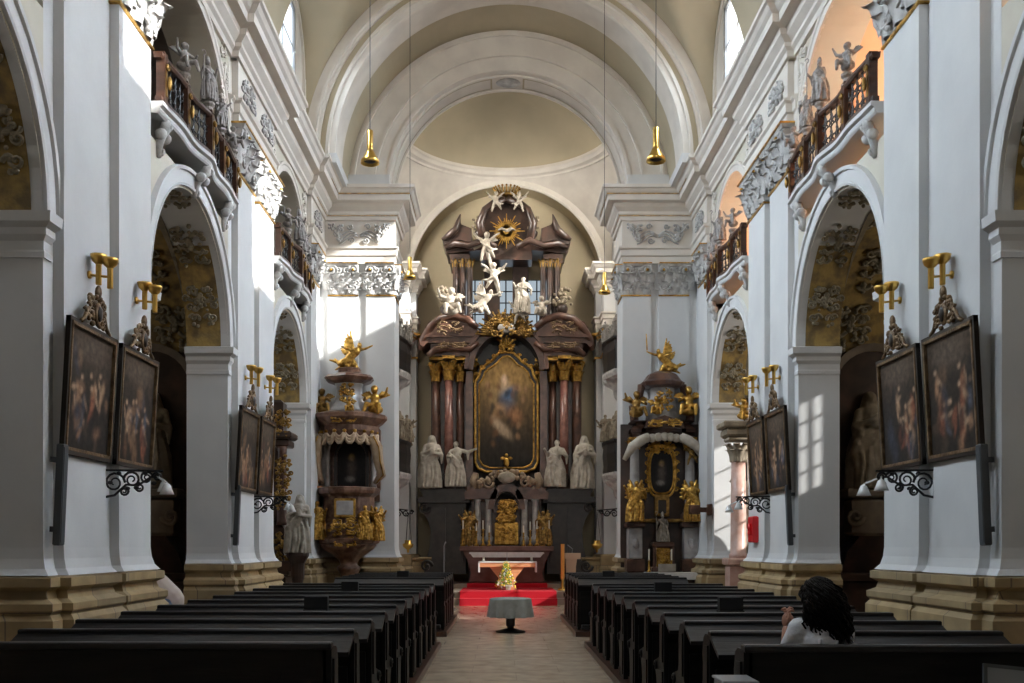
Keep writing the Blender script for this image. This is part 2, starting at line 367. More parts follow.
# ------------------------------------------------------------------ carved figures (local origin at the feet, facing -y)
def robe(mb, h, r0, r1, k=7, seed=0, lean=0):
    prof = []
    for i in range(10):
        t = i/9; r = r0*(1-t)**1.1*0.75 + r1*(0.55+0.45*math.cos(PI*(t-0.55))) * (0.6+0.4*t)
        prof.append((max(r, 0.03), h*t))
    mb.lathe(prof, (0,0,0), 36, 0.17, k, 1.0, 0.78, ph=seed)
def figure(kind, seed=0):
    rd = random.Random(seed*7+3); mb = MB()
    H = 1.7
    lean = rd.choice((-1, 1))*0.06
    robe(mb, 1.12, 0.40, 0.26, rd.choice((6, 7, 9)), seed)
    for q in range(5):
        sg = rd.choice((-1, 1)); z = rd.uniform(0.5, 1.15); x = sg*rd.uniform(0.16, 0.27)
        mb.tube([(x*0.6,-0.16,z+0.14),(x,-0.20,z),(x*1.25,-0.10,z-0.22),(x*1.1,0.0,z-0.40)], [0.04,0.075,0.06,0.03], 6)
    mb.cap((0,0,0.95), (lean,0,1.32), 0.17, 0.19, 10)                      # trunk
    mb.cap((lean-0.14,0,1.36), (lean+0.14,0,1.36), 0.10, 0.10, 8)           # shoulders
    mb.cap((lean,0,1.40), (lean,-0.01,1.50), 0.06, 0.055, 8)
    hx = lean + rd.uniform(-0.05, 0.05)
    mb.ball((hx,-0.03,1.59), (0.088,0.10,0.12), 10, 8)
    mb.ball((hx,0.01,1.62), (0.11,0.11,0.11), 8, 6)
    mb.ball((hx,-0.13,1.585), 0.022, 6, 4)
    if kind in ('saint', 'bishop'): mb.ball((hx,-0.09,1.49), (0.06,0.05,0.09), 8, 6)
    def arm(sg, el, ha):
        sh = (lean+sg*0.2, 0, 1.36)
        mb.cap(sh, el, 0.085, 0.065); mb.cap(el, ha, 0.07, 0.045); mb.ball(ha, 0.055, 6, 5)
        e = Vector(el); mb.cap(e, e + Vector((0,0.02,-0.28)), 0.075, 0.03)     # hanging sleeve
    # diagonal cloak
    for j in range(3):
        a = [(-0.26+j*0.04,-0.12,1.30-j*0.12), (0,-0.24,1.05-j*0.10), (0.25,-0.16,0.72-j*0.1), (0.30,0.02,0.42-j*0.08)]
        if seed % 2: a = [(-x,y,z) for x,y,z in a]
        mb.tube(a, [0.05,0.06,0.065,0.04], 6)
    for j in range(4):
        x = -0.2+j*0.13; mb.tube([(x,-0.2,0.85),(x+0.04,-0.27,0.45),(x-0.02,-0.31,0.02)], [0.03,0.04,0.05], 5)
    if kind == 'saint':
        arm(-1, (lean-0.34,-0.1,1.12), (lean-0.12,-0.30,1.22)); arm(1, (lean+0.36,-0.05,1.16), (lean+0.48,-0.28,1.36))
        mb.box(lean-0.2, lean-0.02, -0.38, -0.30, 1.16, 1.38)
    elif kind == 'orator':
        arm(-1, (lean-0.34,-0.05,1.16), (lean-0.22,-0.32,1.10)); arm(1, (lean+0.42,-0.08,1.30), (lean+0.72,-0.20,1.42))
    elif kind == 'veiled':
        arm(-1, (lean-0.32,-0.12,1.1), (lean-0.05,-0.32,1.2)); arm(1, (lean+0.32,-0.12,1.08), (lean+0.05,-0.32,1.12))
        mb.cap((hx,0.04,1.62), (lean,0.1,1.1), 0.13, 0.26, 10)
        mb.ball((lean+0.02,-0.30,1.18), (0.10,0.08,0.14), 8, 6)
    elif kind == 'bishop':
        mb.lathe([(0.09,0),(0.12,0.12),(0.08,0.24),(0.01,0.32)], (hx,0,1.62), 10, sy=0.7)
        arm(-1, (lean-0.34,-0.06,1.1), (lean-0.40,-0.26,1.28)); arm(1, (lean+0.32,-0.08,1.14), (lean+0.22,-0.34,1.36))
        mb.tube([(lean-0.42,-0.28,0.05),(lean-0.42,-0.28,1.75)], 0.028, 6)
        mb.tube([(lean-0.42+0.1*math.sin(a)-0.0,-0.28,1.83-0.1*math.cos(a)) for a in [0,0.9,1.8,2.7,3.6,4.5]], 0.028, 5)
    elif kind == 'angel':
        arm(-1, (lean-0.38,-0.1,1.25), (lean-0.55,-0.25,1.5)); arm(1, (lean+0.36,-0.06,1.2), (lean+0.30,-0.34,1.3))
        for sg in (-1, 1):
            for q in range(5):
                a = math.radians(76-q*9); L = 0.62-0.05*q
                mb.cap((lean+sg*0.08,0.16,1.24-0.06*q), (lean+sg*(0.10+L*math.cos(a)),0.26,1.22+L*math.sin(a)*0.85-0.10*q), 0.10, 0.06, 6)
    return remesh(mb, 0.022, 1)
def child(kind, seed=0):
    """a chubby winged child about 0.8 m"""
    rd = random.Random(seed); mb = MB()
    mb.ball((0,0,0.36), (0.13,0.12,0.15), 10, 8); mb.ball((0,0,0.50), (0.13,0.10,0.12), 10, 8)
    mb.cap((0,0,0.55), (0.01,-0.02,0.62), 0.05, 0.05)
    mb.ball((0.01,-0.03,0.71), (0.095,0.10,0.105), 10, 8); mb.ball((0.01,0.0,0.745), (0.105,0.10,0.09), 8, 6); mb.ball((0.01,-0.13,0.70), 0.02, 6, 4)
    a = rd.uniform(-0.1, 0.2)
    def limb(p, q, r, s0, s1, s2): mb.cap(p, q, s0, s1); mb.cap(q, r, s1, s2)
    if kind == 'sit':
        limb((-0.08,-0.02,0.30), (-0.13,-0.26,0.30), (-0.12,-0.30,0.08), 0.08,0.065,0.045)
        limb((0.08,-0.02,0.30), (0.20,-0.22,0.32), (0.26,-0.26,0.10), 0.08,0.065,0.045)
        limb((-0.14,0,0.54), (-0.28,-0.08,0.62+a), (-0.34,-0.16,0.80+a), 0.05,0.045,0.03)
        limb((0.14,0,0.54), (0.26,-0.12,0.44), (0.22,-0.26,0.48), 0.05,0.045,0.03)
        mb.ball((0,0.03,0.2), (0.22,0.17,0.13), 8, 6)
    else:
        limb((-0.07,0,0.28), (-0.14,0.02,0.10), (-0.18,0.05,-0.10), 0.08,0.062,0.04)
        limb((0.07,0,0.28), (0.16,-0.05,0.14), (0.25,0.02,0.00), 0.08,0.062,0.04)
        limb((-0.14,0,0.54), (-0.30,-0.04,0.62), (-0.42,-0.10,0.76), 0.05,0.045,0.03)
        limb((0.14,0,0.54), (0.28,-0.04,0.50+a), (0.42,-0.12,0.56+a), 0.05,0.045,0.03)
        mb.tube([(-0.2,-0.05,0.5),(0,-0.14,0.32),(0.2,-0.06,0.22),(0.36,0.02,0.26)], [0.04,0.06,0.05,0.03], 6)
    for sg in (-1, 1):
        for q in range(4):
            b = math.radians(18+q*13); L = 0.33-0.035*q
            mb.cap((sg*0.05,0.10,0.50), (sg*(0.05+L*math.cos(b)),0.15,0.50+L*math.sin(b)), 0.05, 0.026, 6)
    return remesh(mb, 0.018, 2)
def flyer(seed=0):
    """a large angel in flight, about 1.2 m across, wings raised, origin under the belly"""
    mb = MB(); s = 1
    mb.cap((-0.05,0,0.42), (0.22,-0.04,0.66), 0.16, 0.15, 10)
    mb.ball((0.34,-0.08,0.86), (0.085,0.095,0.11), 10, 8); mb.cap((0.26,-0.05,0.70), (0.33,-0.07,0.80), 0.06, 0.05)
    mb.cap((0.32,-0.04,0.70), (0.55,-0.10,0.74), 0.06, 0.05); mb.cap((0.55,-0.10,0.74), (0.80,-0.14,0.84), 0.05, 0.03)
    mb.cap((0.14,-0.1,0.66), (-0.10,-0.22,0.72), 0.06, 0.05); mb.cap((-0.10,-0.22,0.72), (-0.28,-0.26,0.80), 0.05, 0.03)
    mb.cap((-0.10,0,0.36), (-0.36,-0.04,0.26), 0.12, 0.09); mb.cap((-0.36,-0.04,0.26), (-0.72,0.0,0.36), 0.08, 0.035)
    mb.cap((-0.06,0,0.34), (-0.24,0.04,0.16), 0.12, 0.08); mb.cap((-0.24,0.04,0.16), (-0.52,0.02,0.02), 0.08, 0.035)
    for j in range(6):
        mb.tube([(0.15-0.08*j,-0.08,0.55-0.04*j), (0.02-0.08*j,-0.12,0.32-0.03*j), (-0.2-0.07*j,0.0,0.12+0.06*j)], [0.07,0.08,0.03], 6)
    for q in range(6):
        b = math.radians(98+q*9); L = 0.80-0.085*q
        mb.cap((0.12-0.02*q,0.10,0.62), (0.08+L*math.cos(b),0.20,0.62+L*math.sin(b)), 0.075, 0.034, 6)
    for q in range(4):
        b = math.radians(150+q*9); L = 0.48-0.06*q
        mb.cap((0.06,0.14,0.58), (0.04+L*math.cos(b),0.30,0.60+L*math.sin(b)), 0.06, 0.03, 6)
    for q in range(7):                                                        # clouds
        rd = random.Random(q+seed); mb.ball((rd.uniform(-0.2,0.25), rd.uniform(-0.1,0.1), rd.uniform(0.05,0.30)), rd.uniform(0.09,0.16), 8, 6)
    return remesh(mb, 0.022, 2)
M_SAINT = figure('saint', 1); M_ORATOR = figure('orator', 2); M_VEIL = figure('veiled', 3); M_BISHOP = figure('bishop', 4); M_ANGEL = figure('angel', 5)
M_SIT = child('sit', 1); M_FLY = child('fly', 2); M_FLYER = flyer(1)
for m_, nm in ((M_SAINT,'saint'),(M_ORATOR,'orator'),(M_VEIL,'veil'),(M_BISHOP,'bishop'),(M_ANGEL,'angel'),(M_SIT,'sit'),(M_FLY,'fly'),(M_FLYER,'flyer')): m_.name = nm
def statue(name, me, material, loc, h, label, cat='statue', group=None, rz=0, mirror=False):
    k = h/{'sit':0.85,'fly':0.85,'flyer':1.4}.get(me.name, 1.75)
    o = mesh_obj(name, me, material, None, loc, rz, (k*(-1 if mirror else 1), k, k))
    return tag(o, label, cat, group)
def fig_part(name, me, material, parent, loc, h, rz=0, mirror=False):
    k = h/{'sit':0.85,'fly':0.85,'flyer':1.4}.get(me.name, 1.75)
    return mesh_obj(name, me, material, parent, loc, rz, (k*(-1 if mirror else 1), k, k))

# ------------------------------------------------------------------ painted canvases
def canvas(name, w, h, seed, parent, T, scheme='brown', outline=None, nu=40, nv=60, material=None):
    rd = random.Random(seed)
    base = {'brown': [(0.060,0.042,0.028),(0.025,0.020,0.017)], 'gold': [(0.36,0.23,0.09),(0.02,0.017,0.015)], 'dark': [(0.02,0.02,0.022),(0.012,0.010,0.010)]}[scheme]
    blobs = []
    if scheme == 'brown':
        for i in range(9):
            bx, by = rd.uniform(0.15,0.85), rd.uniform(0.18,0.62); an = rd.uniform(-0.9,0.9); fc = rd.choice([(0.46,0.30,0.19),(0.38,0.22,0.13),(0.30,0.11,0.06),(0.10,0.12,0.17)]); sk = (0.50,0.34,0.23)
            blobs += [(bx,by,0.045,0.10,an,fc,0.9),(bx+0.10*math.sin(an),by+0.13,0.03,0.026,0,sk,0.95),(bx+rd.uniform(-.1,.1),by+0.03,0.018,0.08,an+rd.uniform(0.8,1.6),sk,0.85),(bx+rd.uniform(-.05,.05),by-0.10,0.025,0.08,an+rd.uniform(-0.6,0.6),fc,0.8)]
        for i in range(14):
            c = rd.choice([(0.34,0.20,0.12),(0.22,0.13,0.075),(0.13,0.05,0.03),(0.05,0.06,0.085),(0.02,0.018,0.02),(0.09,0.065,0.045),(0.02,0.018,0.02)])
            blobs.append((rd.uniform(0.1,0.9), rd.uniform(0.05,0.75), rd.uniform(0.03,0.10), rd.uniform(0.05,0.16), rd.uniform(-0.8,0.8), c, rd.uniform(0.4,0.9)))
        blobs.append((0.5,0.85,0.4,0.12,0,(0.16,0.12,0.09),0.6))
    elif scheme == 'gold':
        blobs = [(0.5,0.86,0.5,0.20,0,(0.34,0.21,0.075),0.9),(0.48,0.70,0.10,0.10,0.2,(0.52,0.38,0.26),0.9),(0.56,0.66,0.14,0.05,0.5,(0.05,0.14,0.30),0.95),
                 (0.5,0.60,0.16,0.10,-0.3,(0.05,0.10,0.20),0.7),(0.46,0.79,0.05,0.04,0,(0.66,0.48,0.36),0.95),(0.35,0.5,0.16,0.07,0.5,(0.34,0.20,0.10),0.8),(0.65,0.47,0.14,0.08,-0.4,(0.32,0.16,0.08),0.8),
                 (0.42,0.35,0.22,0.05,-0.6,(0.55,0.42,0.30),0.75),(0.25,0.62,0.1,0.12,0,(0.28,0.19,0.09),0.8),(0.5,0.16,0.4,0.1,0,(0.03,0.025,0.02),0.9)]
        for i in range(26):
            blobs.append((rd.uniform(0.15,0.85), rd.uniform(0.2,0.75), 0.04, 0.035, rd.uniform(-1,1), rd.choice([(0.34,0.20,0.11),(0.16,0.08,0.04),(0.03,0.03,0.035),(0.02,0.02,0.02)]), 0.7))
    else:
        blobs = [(0.5,0.68,0.10,0.07,0,(0.42,0.28,0.10),0.9),(0.5,0.48,0.16,0.20,0,(0.10,0.08,0.07),0.9),(0.46,0.25,0.16,0.06,0,(0.30,0.28,0.26),0.7),(0.5,0.66,0.05,0.035,0,(0.3,0.2,0.14),0.9)]
    vs = []; cols = []
    for j in range(nv+1):
        for i in range(nu+1):
            u = i/nu; v = j/nv; uu, vv = u, v
            t = v*v; c = [base[1][k]*(1-t)+base[0][k]*t for k in range(3)]
            for (bx,by,sx,sy,an,bc,al) in blobs:
                dx = u-bx; dy = (v-by)*h/w*0.7; ca, sa = math.cos(an), math.sin(an)
                q = ((dx*ca+dy*sa)/sx)**2 + ((-dx*sa+dy*ca)/(sy*h/w*0.7))**2
                if q < 6:
                    a = al*math.exp(-q**1.6); c = [c[k]*(1-a)+bc[k]*a for k in range(3)]
            vs.append(((u-0.5)*w, 0, v*h)); cols.append((*c, 1))
    mb = MB(T)
    fs = []
    for j in range(nv):
        for i in range(nu):
            u, v = (i+0.5)/nu, (j+0.5)/nv
            if outline and not outline(u, v): continue
            fs.append((j*(nu+1)+i, j*(nu+1)+i+1, (j+1)*(nu+1)+i+1, (j+1)*(nu+1)+i))
    mb.add(vs, fs)
    o = obj(name, mb, PAINT, parent)
    a = o.data.color_attributes.new('Col', 'FLOAT_COLOR', 'POINT')
    flat = [x for c in cols for x in c]; a.data.foreach_set('color', flat)
    return o
def TR(x, y, z, rz=0): return Matrix.Translation((x, y, z)) @ Matrix.Rotation(rz, 4, 'Z')
# ================================================================== THE BUILDING
XP, XW, XB = 4.20, 4.30, 4.92          # pilaster face, wall face, back of the arcade wall
ZC = 9.67                              # top of the cornice
P1 = (9.17, 11.45); P2 = (15.27, 17.68); P3 = (21.2, 22.8)
ARCH = [(5.55, 8.97), (11.65, 15.07), (17.88, 21.0)]
CWIN = {5.55: (7.2,8.2,3.6,5.4), 11.65: (13.60,13.88,3.9,5.4), 17.88: (18.0,20.3,2.9,5.3)}   # unseen chapel windows by bay, openings shaped to place the sun patches
SX = Matrix.Scale(-1, 4, (1, 0, 0))
def side_T(s): return Matrix.Identity(4) if s > 0 else SX

mb = MB(); mb.box(-8.2, 8.2, -5, 36.5, -0.3, 0.0)
struct('floor', mb, FLOOR)
mb = MB()
for s in (-1, 1): mb.box(min(s*1.13, s*3.55), max(s*1.13, s*3.55), 5.2, 15.75, 0.0, 0.09); mb.box(min(s*1.13, s*3.3), max(s*1.13, s*3.3), 17.5, 22.1, 0.0, 0.09)
struct('trim_1', mb, WOOD_BR)           # low wooden platform under the pews

def panel_with_arch(mb, y0, y1, z0, z1, a0, a1, zs, x, n=28, zbot=None):
    """wall face at x with an opening from y=a0..a1, springing zs, semicircular head"""
    R = (a1-a0)/2; yc = (a0+a1)/2
    mb.add([(x,y0,z0),(x,a0,z0),(x,a0,z1),(x,y0,z1)], [(0,1,2,3)])
    mb.add([(x,a1,z0),(x,y1,z0),(x,y1,z1),(x,a1,z1)], [(0,1,2,3)])
    for i in range(n):
        t0 = PI-PI*i/n; t1 = PI-PI*(i+1)/n
        p = (yc+R*math.cos(t0), zs+R*math.sin(t0)); q = (yc+R*math.cos(t1), zs+R*math.sin(t1))
        mb.add([(x,p[0],p[1]),(x,q[0],q[1]),(x,q[0],z1),(x,p[0],z1)], [(0,1,2,3)])
def intrados(mb, a0, a1, zs, z0, xa, xb, n=28, jambs=True):
    R = (a1-a0)/2; yc = (a0+a1)/2
    pts = [(yc+R*math.cos(PI-PI*i/n), zs+R*math.sin(PI-PI*i/n)) for i in range(n+1)]
    if jambs: pts = [(a0, z0)] + pts + [(a1, z0)]
    for p, q in zip(pts, pts[1:]): mb.add([(xa,p[0],p[1]),(xb,p[0],p[1]),(xb,q[0],q[1]),(xa,q[0],q[1])], [(0,1,2,3)])
def archivolt(mb, yc, R, zs, x, prof, n=32):
    """moulding ring: prof list of (radial offset, projection toward the nave)"""
    K = len(prof); vs = []
    for i in range(n+1):
        a = PI-PI*i/n
        for (ro, pr) in prof: vs.append((x-pr, yc+(R+ro)*math.cos(a), zs+(R+ro)*math.sin(a)))
    mb.smooth = False
    mb.add(vs, [(i*K+k, (i+1)*K+k, (i+1)*K+k+1, i*K+k+1) for i in range(n) for k in range(K-1)] + [tuple(range(K)), tuple(n*K+k for k in range(K))])
AV = [(0,-0.02),(0,0.04),(0.03,0.05),(0.035,0.035),(0.19,0.035),(0.195,0.065),(0.24,0.07),(0.25,0.0)]
BASEP = [(0.0,0),(0.16,0),(0.16,0.93),(0.12,0.98),(0.15,1.02),(0.15,1.08),(0.07,1.12),(0.05,1.19),(0.12,1.23),(0.12,1.31),(0.02,1.33),(0.0,1.33)]
FLARE = [(0.0,1.33),(0.085,1.33),(0.035,1.39),(0.01,1.48),(0.001,1.58)]
CORN = [(0,9.0),(0.05,9.0),(0.06,9.08),(0.11,9.12),(0.11,9.18),(0.20,9.26),(0.22,9.34),(0.36,9.36),(0.37,9.48),(0.42,9.52),(0.46,9.58),(0.50,9.60),(0.50,9.67),(0,9.67)]
ARCHI = [(0,8.02),(0.02,8.02),(0.02,8.18),(0.05,8.20),(0.05,8.33),(0.09,8.36),(0.09,8.40),(0.01,8.42),(0.01,9.0),(0,9.0)]
IMPOST = [(0,4.18),(0.02,4.18),(0.02,4.23),(0.012,4.25),(0.012,4.33),(0.05,4.38),(0.05,4.44),(0.11,4.48),(0.12,4.57),(0,4.60)]

def nv(path, y, x): path.append((x, y))
def pier_path(s, kind):
    if kind == 'P1': a, b, c, d, e, f, g, h = 8.97, 9.17, 10.15, 10.50, 11.45, 11.65, 0, 0
    if kind == 'P2': a, b, c, d, e, f, g, h = 15.07, 15.27, 16.28, 16.62, 17.68, 17.88, 0, 0
    return [(4.92,a),(XW,a),(XW,b),(XP,b),(XP,c),(XW,c),(XW,d),(XP,d),(XP,e),(XW,e),(XW,f),(4.92,f)]
PIERP = {'P1': pier_path(1,'P1'), 'P2': pier_path(1,'P2'),
         'P0': [(XP,3.0),(XP,5.35),(XW,5.35),(XW,5.55),(4.92,5.55)],
         'P3': [(4.92,21.0),(XW,21.0),(XW,21.2),(XP,21.2),(XP,22.1),(XW,22.1),(XW,22.85),(4.12,22.85),(4.12,22.8),(3.42,22.8),(3.42,22.86),(3.25,22.86),(3.25,22.8),(2.6,22.8),(2.6,23.8)]}
TOPPATH = {'P1': [(XW,8.97),(XW,9.17),(XP,9.17),(XP,11.45),(XW,11.45),(XW,11.65)],
           'P2': [(XW,15.07),(XW,15.27),(XP,15.27),(XP,17.68),(XW,17.68),(XW,17.88)],
           'P0': [(XP,3.0),(XP,5.35),(XW,5.35),(XW,5.55)],
           'P3': [(XW,21.0),(XW,21.2),(XP,21.2),(XP,22.8),(2.6,22.8),(2.6,23.8)]}
for s in (-1, 1):
    T = side_T(s); nm = 'left' if s < 0 else 'right'
    # ---- wall faces with the lower arcade and the gallery openings
    mb = MB(T); ys = [-5, 5.55, 8.97, 11.65, 15.07, 17.88, 21.0]
    mb.add([(XW,-5,0),(XW,5.55,0),(XW,5.55,ZC),(XW,-5,ZC)], [(0,1,2,3)])
    for (a0, a1) in ARCH:
        panel_with_arch(mb, a0, a1, 4.0, 6.42, a0, a1, 4.57, XW)
        panel_with_arch(mb, a0, a1, 6.42, ZC, a0, a1, 7.22, XW)
        R = (a1-a0)/2
        intrados(mb, a0, a1, 7.22, 6.42, XW, XB)
    for (y0, y1) in ((8.97,11.65),(15.07,17.88),(21.0,23.8)):
        XQ = XW+0.01; mb.add([(XQ,y0,0),(XQ,y1,0),(XQ,y1,ZC),(XQ,y0,ZC)], [(0,1,2,3)])
    wall = struct('wall_'+nm, mb, CREAM)
    # ---- piers
    for k in ('P0', 'P1', 'P2', 'P3'):
        b = MB(T)
        if k == 'P3': b.sweep(PIERP[k], [(0,1.30),(0,9.67)], side=1)
        else: b.sweep(PIERP[k], [(0,1.30),(0,4.4)], side=1); b.sweep([p for p in PIERP[k] if p[0] < 4.9], [(0.002,4.2),(0.002,8.1)], side=1)
        b.sweep(PIERP[k], FLARE, side=1)
        struct('pilaster', b, PLASTER, wall)
        b = MB(T); b.sweep(PIERP[k], BASEP, side=1); struct('stone_base', b, SAND, wall)
        b = MB(T); b.sweep(TOPPATH[k], ARCHI, side=1); struct('frieze', b, PLASTER_MOULD, wall)
    # plastered camera-side half of the imposts
    for (a0, a1) in ARCH:
        b = MB(T)
        b.sweep([(XW+0.62,a1),(XW,a1),(XW,a1+0.14)], IMPOST, side=1)
        b.sweep([(XW,a0-0.14),(XW,a0),(XW+0.62,a0)], IMPOST, side=1)
        b.box(XW-0.012, XB, a1-0.012, a1+0.1, 4.6, 4.75) if False else None
        struct('impost', b, PLASTER, wall)
        b = MB(T); archivolt(b, (a0+a1)/2, (a1-a0)/2, 4.60, XW, AV); struct('archivolt', b, PLASTER, wall)
        # painted soffit with raised stucco
        R = (a1-a0)/2-0.012; yc = (a0+a1)/2
        b = MB(T); b.m = 0
        n = 28
        b.m = 2; intrados(b, a0+0.004, a1-0.004, 4.59, 4.3, XW, XB); b.m = 0
        for i in range(n):
            p, q = [(yc+R*math.cos(PI-PI*(i+d)/n), 4.60+R*math.sin(PI-PI*(i+d)/n)) for d in (0,1)]
            b.add([(XW+0.10,p[0],p[1]),(XB,p[0],p[1]),(XB,q[0],q[1]),(XW+0.10,q[0],q[1])], [(0,1,2,3)])
        b.m = 1
        for q, ang in enumerate((22, 52, 90, 128, 158)):
            an = math.radians(ang)
            def mp(u, v, w, an=an): 
                r = R-0.01-w*0.9; t = an+v/R
                return (XW+0.36+u, yc+r*math.cos(t), 4.60+r*math.sin(t))
            rocaille(mp, 0.42, 0.62, 11+q, b, 4, 0.022)
        struct('soffit_stucco', b, [OCHRE, STUCCO_DK, PLASTER], wall)
        # mouldings round the gallery opening
        b = MB(T); archivolt(b, yc, (a1-a0)/2, 7.22, XW, [(0,-0.02),(0,0.03),(0.10,0.03),(0.12,0.05),(0.17,0.05),(0.18,0)])
        def mpw(u, v, w, yc=yc): return (XW-0.01-w, yc+u, 9.0+v)
        for sg in (-1, 1):
            def mq(u, v, w, yc=yc, sg=sg): return (XW-0.01-w, yc+sg*1.42+u*0.8, 8.52+v)
            rocaille(mq, 0.42, 0.85, 5, b, 4, 0.018)
        struct('spandrel_stucco', b, PLASTER_MOULD, wall)
    # ---- cornice along the whole nave, broken forward over the pilasters and round the chancel pier
    path = [(XW,-5),(XW,3.0),(XP,3.0),(XP,5.45),(XW,5.45),(XW,9.07),(XP,9.07),(XP,11.55),(XW,11.55),(XW,15.17),(XP,15.17),(XP,17.78),(XW,17.78),(XW,21.1),(XP,21.1),(XP,22.8),(2.6,22.8),(2.6,24.3)]
    b = MB(T); b.sweep(path, CORN, side=1); struct('cornice', b, PLASTER_MOULD, wall)
    b = MB(T)
    for (o, z, r) in ((0.385,9.485,0.008),(0.075,9.09,0.006)):
        b.sweep([(4.2,21.5),(4.2,22.8),(2.6,22.8),(2.6,24.0)], [(o,z),(o+0.01,z),(o+0.01,z+0.02),(o,z+0.02)], side=1)
    struct('gilded_line', b, GOLD, wall)
    # ---- capitals
    for k, segs in (('P1', [((XP,9.17),(XP,10.15)),((XP,10.50),(XP,11.45))]), ('P2', [((XP,15.27),(XP,16.28)),((XP,16.62),(XP,17.68))]),
                    ('P3', [((XP,21.2),(XP,22.1)),((4.12,22.8),(3.42,22.8)),((3.25,22.8),(2.6,22.8)),((2.6,22.8),(2.6,23.6))])):
        for (p, q) in segs:
            b = MB(T); b.m = 0
            d = Vector((q[0]-p[0], q[1]-p[1])); L = d.length; d.normalize(); nrm = Vector((-d.y, d.x))
            def mp(u, v, w, p=p, d=d, nrm=nrm): 
                return (p[0]+d.x*u+nrm.x*w, p[1]+d.y*u+nrm.y*w, v)
            ext = 0.0 if k == 'P3' else 0.10
            pts = [(p[0]-nrm.x*ext, p[1]-nrm.y*ext), p, q, (q[0]-nrm.x*ext, q[1]-nrm.y*ext)] if ext else [p, q]
            b.m = 0; b.sweep(pts, [(0,7.28),(0.02,7.34),(0.03,7.5),(0.05,7.75),(0.10,7.93),(0,7.95)], side=1)
            b.m = 1; b.sweep(pts, [(0,7.28),(0.03,7.285),(0.03,7.31),(0,7.315)], side=1)
            b.sweep(pts, [(0,7.99),(0.165,7.99),(0.17,8.015),(0,8.02)], side=1)
            b.m = 0; b.sweep(pts, [(0,7.93),(0.12,7.94),(0.15,7.99),(0,8.0)], side=1); nl = max(3, int(L/0.26))
            rocaille(lambda u, v, w: mp(u, v, w+0.05), 0.0, 0.0, 1, b, 0) if False else None
            rocaille(lambda u, v, w, L=L: mp(L/2+u, 7.66+v, w+0.06), L*0.95, 0.5, 17, b, 4, 0.02)
            for i in range(nl): leaf(mp, L*(i+0.5)/nl, 7.33, L/nl*1.1, 0.30, 0.15, b)
            for i in range(nl+1): leaf(mp, L*i/nl, 7.42, L/nl*1.05, 0.44, 0.20, b)
            b.smooth = True
            b.m = 0
            for u0, sg in ((0.07, 1), (L-0.07, -1)):
                spiral(lambda u, v, w: mp(u, v, w+0.08), (u0+sg*0.03, 7.85), 0.13, 1.6, 0 if sg > 0 else PI, sg, 0.032, b, 18, 6)
                b.m = 1; b.ball(mp(u0+sg*0.03, 7.85, 0.15), 0.035, 6, 5); b.m = 0; spiral(lambda u, v, w: mp(u, v, w+0.08), (L/2-sg*0.09, 7.84), 0.08, 1.4, PI if sg > 0 else 0, -sg, 0.02, b, 14, 5)
            b.m = 0
            for sg, u0 in ((-1, L*0.25), (1, L*0.75)): spiral(lambda u, v, w: mp(u, v, w+0.07), (u0, 7.72), 0.07, 1.2, 0, sg, 0.018, b, 12, 5)
            b.smooth = False
            struct('capital', b, [STUCCO, GOLD], wall)
    # ---- stucco in the frieze over every pair
    for (ya, yb) in (P1, P2, (21.2, 22.6)):
        b = MB(T); yc = (ya+yb)/2
        for o in ((-0.62, 1), (0.62, -1)) if yb-ya > 2 else ((0, 1),):
            def mq(u, v, w): return (XP-0.02-w, yc+o[0]+u, 8.71+v)
            rocaille(mq, 0.72, 0.40, 21, b, 3, 0.024)
        struct('frieze_stucco', b, STUCCO, wall)
    b = MB(T)
    def mq(u, v, w): return (3.40+u, 22.78-w, 8.72+v)
    for sg in (-1, 1):
        rd = random.Random(3); b.smooth = True
        for i in range(60):                       # two bunches of grapes and a ribbon
            t = rd.random(); a = rd.uniform(-1, 1)*(0.17*(1-t)+0.03)
            b.ball((3.40+sg*(0.55-0.12*t+a), 22.76-rd.uniform(0, 0.05), 8.90-0.38*t+0.1*a), 0.032, 6, 4)
        for q in range(3): curve(mq, [(sg*(0.02+0.09*j), (-0.06-0.05*q)+0.10*math.sin(j*0.75+q*0.4)) for j in range(6)], 0.024, 0.015, b)
        spiral(mq, (sg*0.16, -0.18), 0.08, 1.3, 0, sg, 0.02, b); spiral(mq, (sg*0.2, 0.14), 0.07, 1.3, 0, -sg, 0.02, b); b.smooth = False
    struct('frieze_stucco', b, STUCCO, wall)
    # ---- chapels behind the arcade and galleries over them
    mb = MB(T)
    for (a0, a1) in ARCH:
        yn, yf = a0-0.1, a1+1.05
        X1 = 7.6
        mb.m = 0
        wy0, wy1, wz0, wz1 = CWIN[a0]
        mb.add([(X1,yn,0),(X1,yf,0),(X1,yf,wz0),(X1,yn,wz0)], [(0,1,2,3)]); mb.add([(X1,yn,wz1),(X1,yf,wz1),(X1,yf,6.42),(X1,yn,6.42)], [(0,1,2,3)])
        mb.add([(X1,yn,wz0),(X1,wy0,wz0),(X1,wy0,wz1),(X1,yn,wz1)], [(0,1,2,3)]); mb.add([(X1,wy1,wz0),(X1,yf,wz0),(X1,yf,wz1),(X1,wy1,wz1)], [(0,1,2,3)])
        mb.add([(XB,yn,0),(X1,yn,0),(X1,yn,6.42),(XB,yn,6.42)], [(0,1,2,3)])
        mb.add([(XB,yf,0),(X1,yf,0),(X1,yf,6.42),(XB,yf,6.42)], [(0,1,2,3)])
        mb.add([(XB,a1,0),(XB,yf,0),(XB,yf,6.42),(XB,a1,6.42)], [(0,1,2,3)]); mb.add([(XB,yn,0),(XB,a0,0),(XB,a0,6.42),(XB,yn,6.42)], [(0,1,2,3)])
